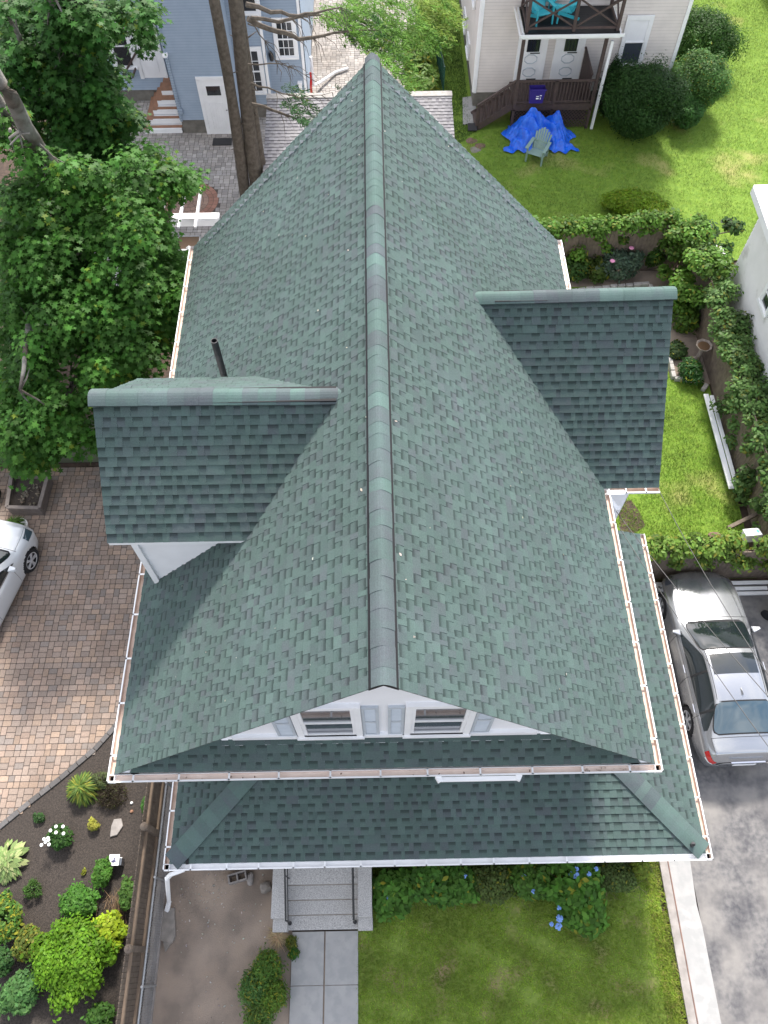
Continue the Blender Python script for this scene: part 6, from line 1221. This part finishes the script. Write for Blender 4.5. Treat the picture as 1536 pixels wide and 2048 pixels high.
# ================================================================== CARS
def cr(p0, p1, p2, p3, t): return .5 * ((2 * p1) + (-p0 + p2) * t + (2 * p0 - 5 * p1 + 4 * p2 - p3) * t * t + (-p0 + 3 * p1 - 3 * p2 + p3) * t ** 3)
def spline(A, x, knots=None):
    n = len(A)
    if knots is None:
        i = min(int(x), n - 2); t = x - i
    else:
        i = max(0, min(np.searchsorted(knots, x) - 1, n - 2)); t = (x - knots[i]) / (knots[i + 1] - knots[i])
    return cr(A[max(i - 1, 0)], A[i], A[i + 1], A[min(i + 2, n - 1)], t)
def make_car(name, label, loc, rot, paint, st, wheels, glassz, wr=.33, wx=.80, hubs='rim', sunroof=None, mirrors=(3.45,), lamps=True, tail=None, rear_glass='carglass2', handles=(1.55, 2.55)):
    "st rows: y, w_low, w_mid, w_belt, z_belt, w_top, z_top, z_ctr, z_bot"
    T = empty(name, loc, label, 'car', None, rot); L_ = Matrix.Translation(loc) @ Matrix.Rotation(rot, 4, 'Z'); st = np.array(st, float); ky = st[:, 0]
    prof = []
    for y, wl_, wm, wb, zb, wt, zt, zc, z0 in st:
        prof.append([(wl_ * .96, z0), (wl_, z0 + .14), (wm, (z0 + zb) * .52), (wm * .995, zb - .12), (wb, zb), (wb * .45 + wt * .55 + .02, zb * .4 + zt * .6), (wt, zt), (wt * .62, zt + (zc - zt) * .68), (wt * .3, zt + (zc - zt) * .95), (0, zc)])
    prof = np.array(prof); K = prof.shape[1]
    def S(y, t, off=0, sgn=1):
        r = spline(prof, y, ky); p = spline(r, t)
        if off:
            e = .01; a = spline(spline(prof, min(y + e, ky[-1]), ky), t) - p; c = spline(r, min(t + e, K - 1 - 1e-6)) - spline(r, max(t - e, 0))
            ta = Vector((a[0], e, a[1])); tc = Vector((c[0], 0, c[1])); nn = ta.cross(tc)
            if nn.length > 1e-9:
                nn.normalize()
                if nn.x < 0 and t < K - 2: nn = -nn
                if t >= K - 2 and nn.z < 0: nn = -nn
                return L_ @ Vector(((p[0] + nn.x * off) * sgn, y + nn.y * off, p[1] + nn.z * off))
        return L_ @ Vector((p[0] * sgn, y, p[1]))
    b = MB(); NY, NT = 130, 54; ys = [ky[0] + (ky[-1] - ky[0]) * (.5 - .5 * math.cos(math.pi * k / NY)) * .35 + (ky[-1] - ky[0]) * k / NY * .65 for k in range(NY + 1)]
    for sg in (1, -1):
        vs = [S(y, t * (K - 1) / NT, 0, sg) for y in ys for t in range(NT + 1)]; fs = []
        for i in range(NY):
            for j in range(NT):
                t = (j + .5) * (K - 1) / NT; y = (ys[i] + ys[i + 1]) / 2; q = spline(spline(prof, y, ky), t)
                if t < 4 and any(math.hypot(y - w, q[1] - wr) < wr + .045 for w in wheels): continue
                f = (i * (NT + 1) + j, (i + 1) * (NT + 1) + j, (i + 1) * (NT + 1) + j + 1, i * (NT + 1) + j + 1); fs.append(f if sg > 0 else f[::-1])
        b.add(vs, fs)
    for yy in (ky[0], ky[-1]):
        ring = [S(yy, t * (K - 1) / 20, 0, 1) for t in range(21)] + [S(yy, t * (K - 1) / 20, 0, -1) for t in range(19, -1, -1)]; b.add(ring, [tuple(range(len(ring)))])
    b.build('body', paint, T, smooth=True)
    b = MB(); y0, y1 = ky[0] + .12, ky[-1] - .12; b.add([L_ @ Vector(v) for v in ((-.7, y0, .2), (.7, y0, .2), (.7, y1, .2), (-.7, y1, .2))], [(0, 1, 2, 3)])
    for w in wheels:
        for sg in (1, -1): b.box(L_ @ Vector((sg * (wx - .14), w, wr + .10)), (.26, 2 * wr + .10, 2 * wr - .1), M_=L_.to_3x3())
    b.build('underbody', 'rubber', T)
    def patch(nm, mt, yr, tr, n=(14, 10), off=.006, both=True, par=T, shape=None):
        for sg in ((1, -1) if both else (1,)):
            b = MB(); vs = []
            for i in range(n[0] + 1):
                y = yr[0] + (yr[1] - yr[0]) * i / n[0]; lo, hi = tr(y) if callable(tr) else tr
                for j in range(n[1] + 1): vs.append(S(y, lo + (hi - lo) * j / n[1], off, sg))
            b.add(vs, [(i * (n[1] + 1) + j, (i + 1) * (n[1] + 1) + j, (i + 1) * (n[1] + 1) + j + 1, i * (n[1] + 1) + j + 1) if sg > 0 else (i * (n[1] + 1) + j + 1, (i + 1) * (n[1] + 1) + j + 1, (i + 1) * (n[1] + 1) + j, i * (n[1] + 1) + j) for i in range(n[0]) for j in range(n[1])]); b.build(nm, mt, par, smooth=True)
    def full(nm, mt, yr, tlo, n=(12, 22), off=.006):
        b = MB(); vs = []; m_ = n[1]
        for i in range(n[0] + 1):
            y = yr[0] + (yr[1] - yr[0]) * i / n[0]; lo = tlo(y) if callable(tlo) else tlo; row = [S(y, lo + (K - 1.001 - lo) * j / (m_ / 2), off, -1) for j in range(m_ // 2)] + [S(y, lo + (K - 1.001 - lo) * j / (m_ / 2), off, 1) for j in range(m_ // 2, -1, -1)]; vs += row
        w = m_ + 1; b.add(vs, [(i * w + j, i * w + j + 1, (i + 1) * w + j + 1, (i + 1) * w + j) for i in range(n[0]) for j in range(m_)]); return b.build(nm, mt, T, smooth=True)
    g = glassz
    def rounded(r, base, k): return lambda y: base + k * abs(2 * (y - r[0]) / (r[1] - r[0]) - 1) ** 6
    full('windshield', 'rubber', (g['wind'][0] - .03, g['wind'][1] + .06), rounded(g['wind'], 5.62, .25), off=.004); full('windshield', 'carglass', g['wind'], rounded(g['wind'], 5.75, .3), off=.008)
    full('rear_window', 'rubber', (g['rear'][0] - .03, g['rear'][1] + .03), rounded(g['rear'], 5.66, .4), off=.004); full('rear_window', rear_glass, g['rear'], rounded(g['rear'], 5.85, .45), off=.008)
    s0, s1 = g['side']; sm = (s0 + s1) / 2
    def side_t(y):
        u = (y - s0) / (s1 - s0); top = 4.18 + 1.62 * min(1, (1 - u) / .34) ** .8 * min(1, (u + .02) / .16) ** .5
        return (4.12, max(4.16, top))
    patch('side_window', 'carglass', (s0, s1), side_t, (30, 8))
    patch('window_trim', 'chrome', (s0 - .02, s1 + .02), (4.02, 4.10), (24, 1), .008)
    for yy in g.get('pillars', ()): patch('pillar', 'rubber', (yy - .025, yy + .025), (4.12, 5.8), (1, 8), .010)
    if sunroof: full('sunroof', 'carglass', sunroof, 6.35)
    def gap(vs):
        g_ = MB(); g_.add(vs, [(2 * j, 2 * j + 1, 2 * j + 3, 2 * j + 2) for j in range(len(vs) // 2 - 1)]); g_.build('panel_gap', 'rubber', T)
    for sg in (1, -1):
        for yy in g.get('seams', ()):
            gap([S(yy + dd, .8 + 3.2 * j / 12, .003, sg) for j in range(13) for dd in (-.004, .004)])
        for yy, tl in g.get('cross', ()):
            gap([S(yy + dd, tl + (K - 1.01 - tl) * j / 12, .003, sg) for j in range(13) for dd in (-.005, .005)])
        for (ya_, yb_, t) in g.get('long', ()):
            gap([S(ya_ + (yb_ - ya_) * j / 16, t + dd, .003, sg) for j in range(17) for dd in (-.03, .03)])
    Rw = (L_.to_3x3()) @ Matrix.Rotation(math.pi / 2, 3, 'Y')
    for w in wheels:
        for sg in (1, -1):
            c = L_ @ Vector((sg * wx, w, wr)); Rr_ = L_.to_3x3() @ Matrix.Rotation(sg * math.pi / 2, 3, 'Y')
            b = MB(); b.lathe(c, [(wr - .10, -.10), (wr - .02, -.11), (wr, -.08), (wr, .06), (wr - .02, .10), (wr - .10, .095), (wr - .105, .03)], 36, Rr_); o = b.build('wheel', 'rubber', T, smooth=False)
            b = MB(); b.lathe(c, [(wr - .125, .09), (wr - .10, .098), (wr - .095, .08)], 36, Rr_); b.v = b.v; b.f = [f for f in b.f if len(f) == 4]; b.mi = b.mi[:len(b.f)]
            for k in range(5):
                for dd in (-.13, .13):
                    a = 2 * math.pi * k / 5 + dd; a0 = 2 * math.pi * k / 5
                    p = c + Rr_ @ Vector((math.cos(a0) * .03, math.sin(a0) * .03, .085)); q = c + Rr_ @ Vector((math.cos(a) * (wr - .11), math.sin(a) * (wr - .11), .075)); b.bar(p, q, .032, .03, up=(Rr_ @ Vector((0, 0, 1))))
            b.lathe(c, [(.055, .06), (.055, .10), (.03, .11)], 16, Rr_); b.build('rim', hubs, o)
    for my in mirrors:
        for sg in (1, -1):
            p = S(my, 4.1, .0, sg); d = L_.to_3x3() @ Vector((sg, 0, 0)); b = MB(); Mx = L_.to_3x3() @ Matrix.Rotation(sg * .25, 3, 'Z')
            bmv = [(.0, -.06, -.04), (.20, -.03, -.05), (.21, .03, -.05), (.02, .10, -.04), (.0, -.06, .05), (.19, -.03, .07), (.20, .04, .06), (.02, .11, .04)]
            b.add([p + Mx @ Vector((v[0] * sg, v[1], v[2] + .04)) for v in bmv], [(0, 3, 2, 1), (4, 5, 6, 7), (0, 1, 5, 4), (1, 2, 6, 5), (2, 3, 7, 6), (3, 0, 4, 7)]); b.build('mirror', paint, T, bevel=.02)
    for hy_ in handles:
        for sg in (1, -1): p, q = S(hy_, 3.35, .03, sg), S(hy_ + .2, 3.38, .03, sg); b = MB(); b.bar(p, q, .025, .03); b.build('door_handle', 'chrome', T, bevel=.006)
    return T, S, patch, full
sedan = [(0.00, .50, .55, .50, .66, .42, .70, .72, .42), (.05, .74, .76, .70, .74, .58, .80, .83, .32), (.16, .84, .87, .80, .87, .66, .99, 1.03, .25), (.50, .90, .915, .86, .95, .69, 1.07, 1.12, .20), (.86, .91, .92, .87, .96, .635, 1.21, 1.28, .19), (1.20, .91, .92, .87, .955, .58, 1.345, 1.405, .18), (1.8, .91, .92, .87, .95, .575, 1.39, 1.45, .18), (2.32, .91, .92, .87, .94, .58, 1.36, 1.43, .18),
         (2.72, .91, .92, .865, .93, .61, 1.21, 1.28, .18), (3.12, .91, .915, .855, .915, .66, 1.02, 1.07, .18), (3.34, .905, .91, .845, .90, .63, .965, 1.01, .18), (3.95, .89, .90, .80, .86, .56, .91, .945, .19), (4.42, .84, .85, .70, .77, .48, .83, .85, .22), (4.62, .70, .72, .56, .66, .38, .72, .74, .28), (4.70, .50, .52, .40, .56, .28, .62, .64, .36)]
T, S, patch, full = make_car('silver_sedan', 'silver four-door sedan parked on the asphalt drive right of the house', (7.93, 3.62, 0), R(1.2), 'silver', sedan, (1.08, 3.93), dict(wind=(2.42, 3.18), rear=(.56, 1.18), side=(.66, 3.05), pillars=(1.90, 1.05), seams=(1.02, 1.92, 2.95), cross=((.48, 5.2), (3.32, 4.6), (.02, 3.2)), long=((.12, .47, 5.4), (3.32, 4.4, 5.3), (1.25, 2.4, 6.1))), sunroof=(1.80, 2.28), mirrors=(2.95,), handles=(1.10, 2.02), wx=.83)
for sg in (1, -1):
    pass
patch('tail_light', 'red', (.035, .26), lambda y: (3.1, 4.0), (6, 6), .008); patch('reversing_light', 'white', (.035, .16), lambda y: (2.75, 3.05), (4, 3), .008); patch('headlight', 'glassblue', (4.30, 4.58), (3.3, 4.2), (6, 4), .006)
b = MB(); L_ = Matrix.Translation((7.93, 3.62, 0)) @ Matrix.Rotation(R(1.2), 4, 'Z'); b.add([L_ @ Vector(v) for v in ((-.03, 1.30, 1.405), (.03, 1.30, 1.405), (.02, 1.48, 1.43), (-.02, 1.48, 1.43), (0, 1.32, 1.49), (0, 1.38, 1.475))], [(0, 1, 4), (0, 4, 5, 3), (1, 2, 5, 4), (2, 3, 5)]); b.build('aerial_fin', 'silver', T)
b = MB(); b.box(L_ @ Vector((0, -.012, .60)), (.5, .01, .11), M_=L_.to_3x3()); b.build('number_plate', 'white', T)
b = MB(); b.box(L_ @ Vector((0, -.01, .84)), (.75, .03, .015), M_=L_.to_3x3()); b.build('boot_trim', 'chrome', T)
hatch = [(0.00, .6, .66, .60, .80, .52, .92, .95, .40), (.06, .80, .82, .76, .90, .60, 1.25, 1.28, .32), (.25, .85, .88, .83, .98, .60, 1.42, 1.46, .26), (.9, .87, .89, .85, 1.0, .62, 1.50, 1.55, .22), (1.8, .88, .90, .86, .99, .63, 1.53, 1.58, .20), (2.5, .88, .90, .86, .97, .63, 1.48, 1.53, .20), (2.95, .88, .90, .86, .96, .66, 1.30, 1.36, .20), (3.4, .88, .90, .85, .95, .70, 1.06, 1.12, .20), (3.6, .88, .895, .84, .94, .62, 1.01, 1.06, .2), (3.95, .87, .88, .80, .90, .58, .97, 1.0, .22), (4.22, .80, .82, .68, .82, .5, .88, .90, .26), (4.38, .62, .66, .50, .70, .38, .76, .78, .32), (4.42, .5, .54, .4, .6, .3, .66, .68, .38)]
f = at(57, 1120, .33); hd = R(-13.5); loc = Vector((f.x, f.y, 0)) - Matrix.Rotation(hd, 3, 'Z') @ Vector((.80, 3.62, 0)); loc.z = 0
T2, S2, patch2, full2 = make_car('white_hatchback', 'white car parked on the pavers, cut by the left picture edge', loc, hd, 'carwhite', hatch, (.95, 3.62), dict(wind=(2.60, 3.42), rear=(.08, .26), side=(.35, 3.2), pillars=(1.95, .9), seams=(.95, 1.95, 3.05), cross=((3.52, 4.6),), long=((3.52, 4.3, 5.0),)), mirrors=(3.0,), handles=(1.1, 2.1), wx=.80)
patch2('headlight', 'carglass2', (3.92, 4.26), (3.25, 4.5), (8, 6), .008)
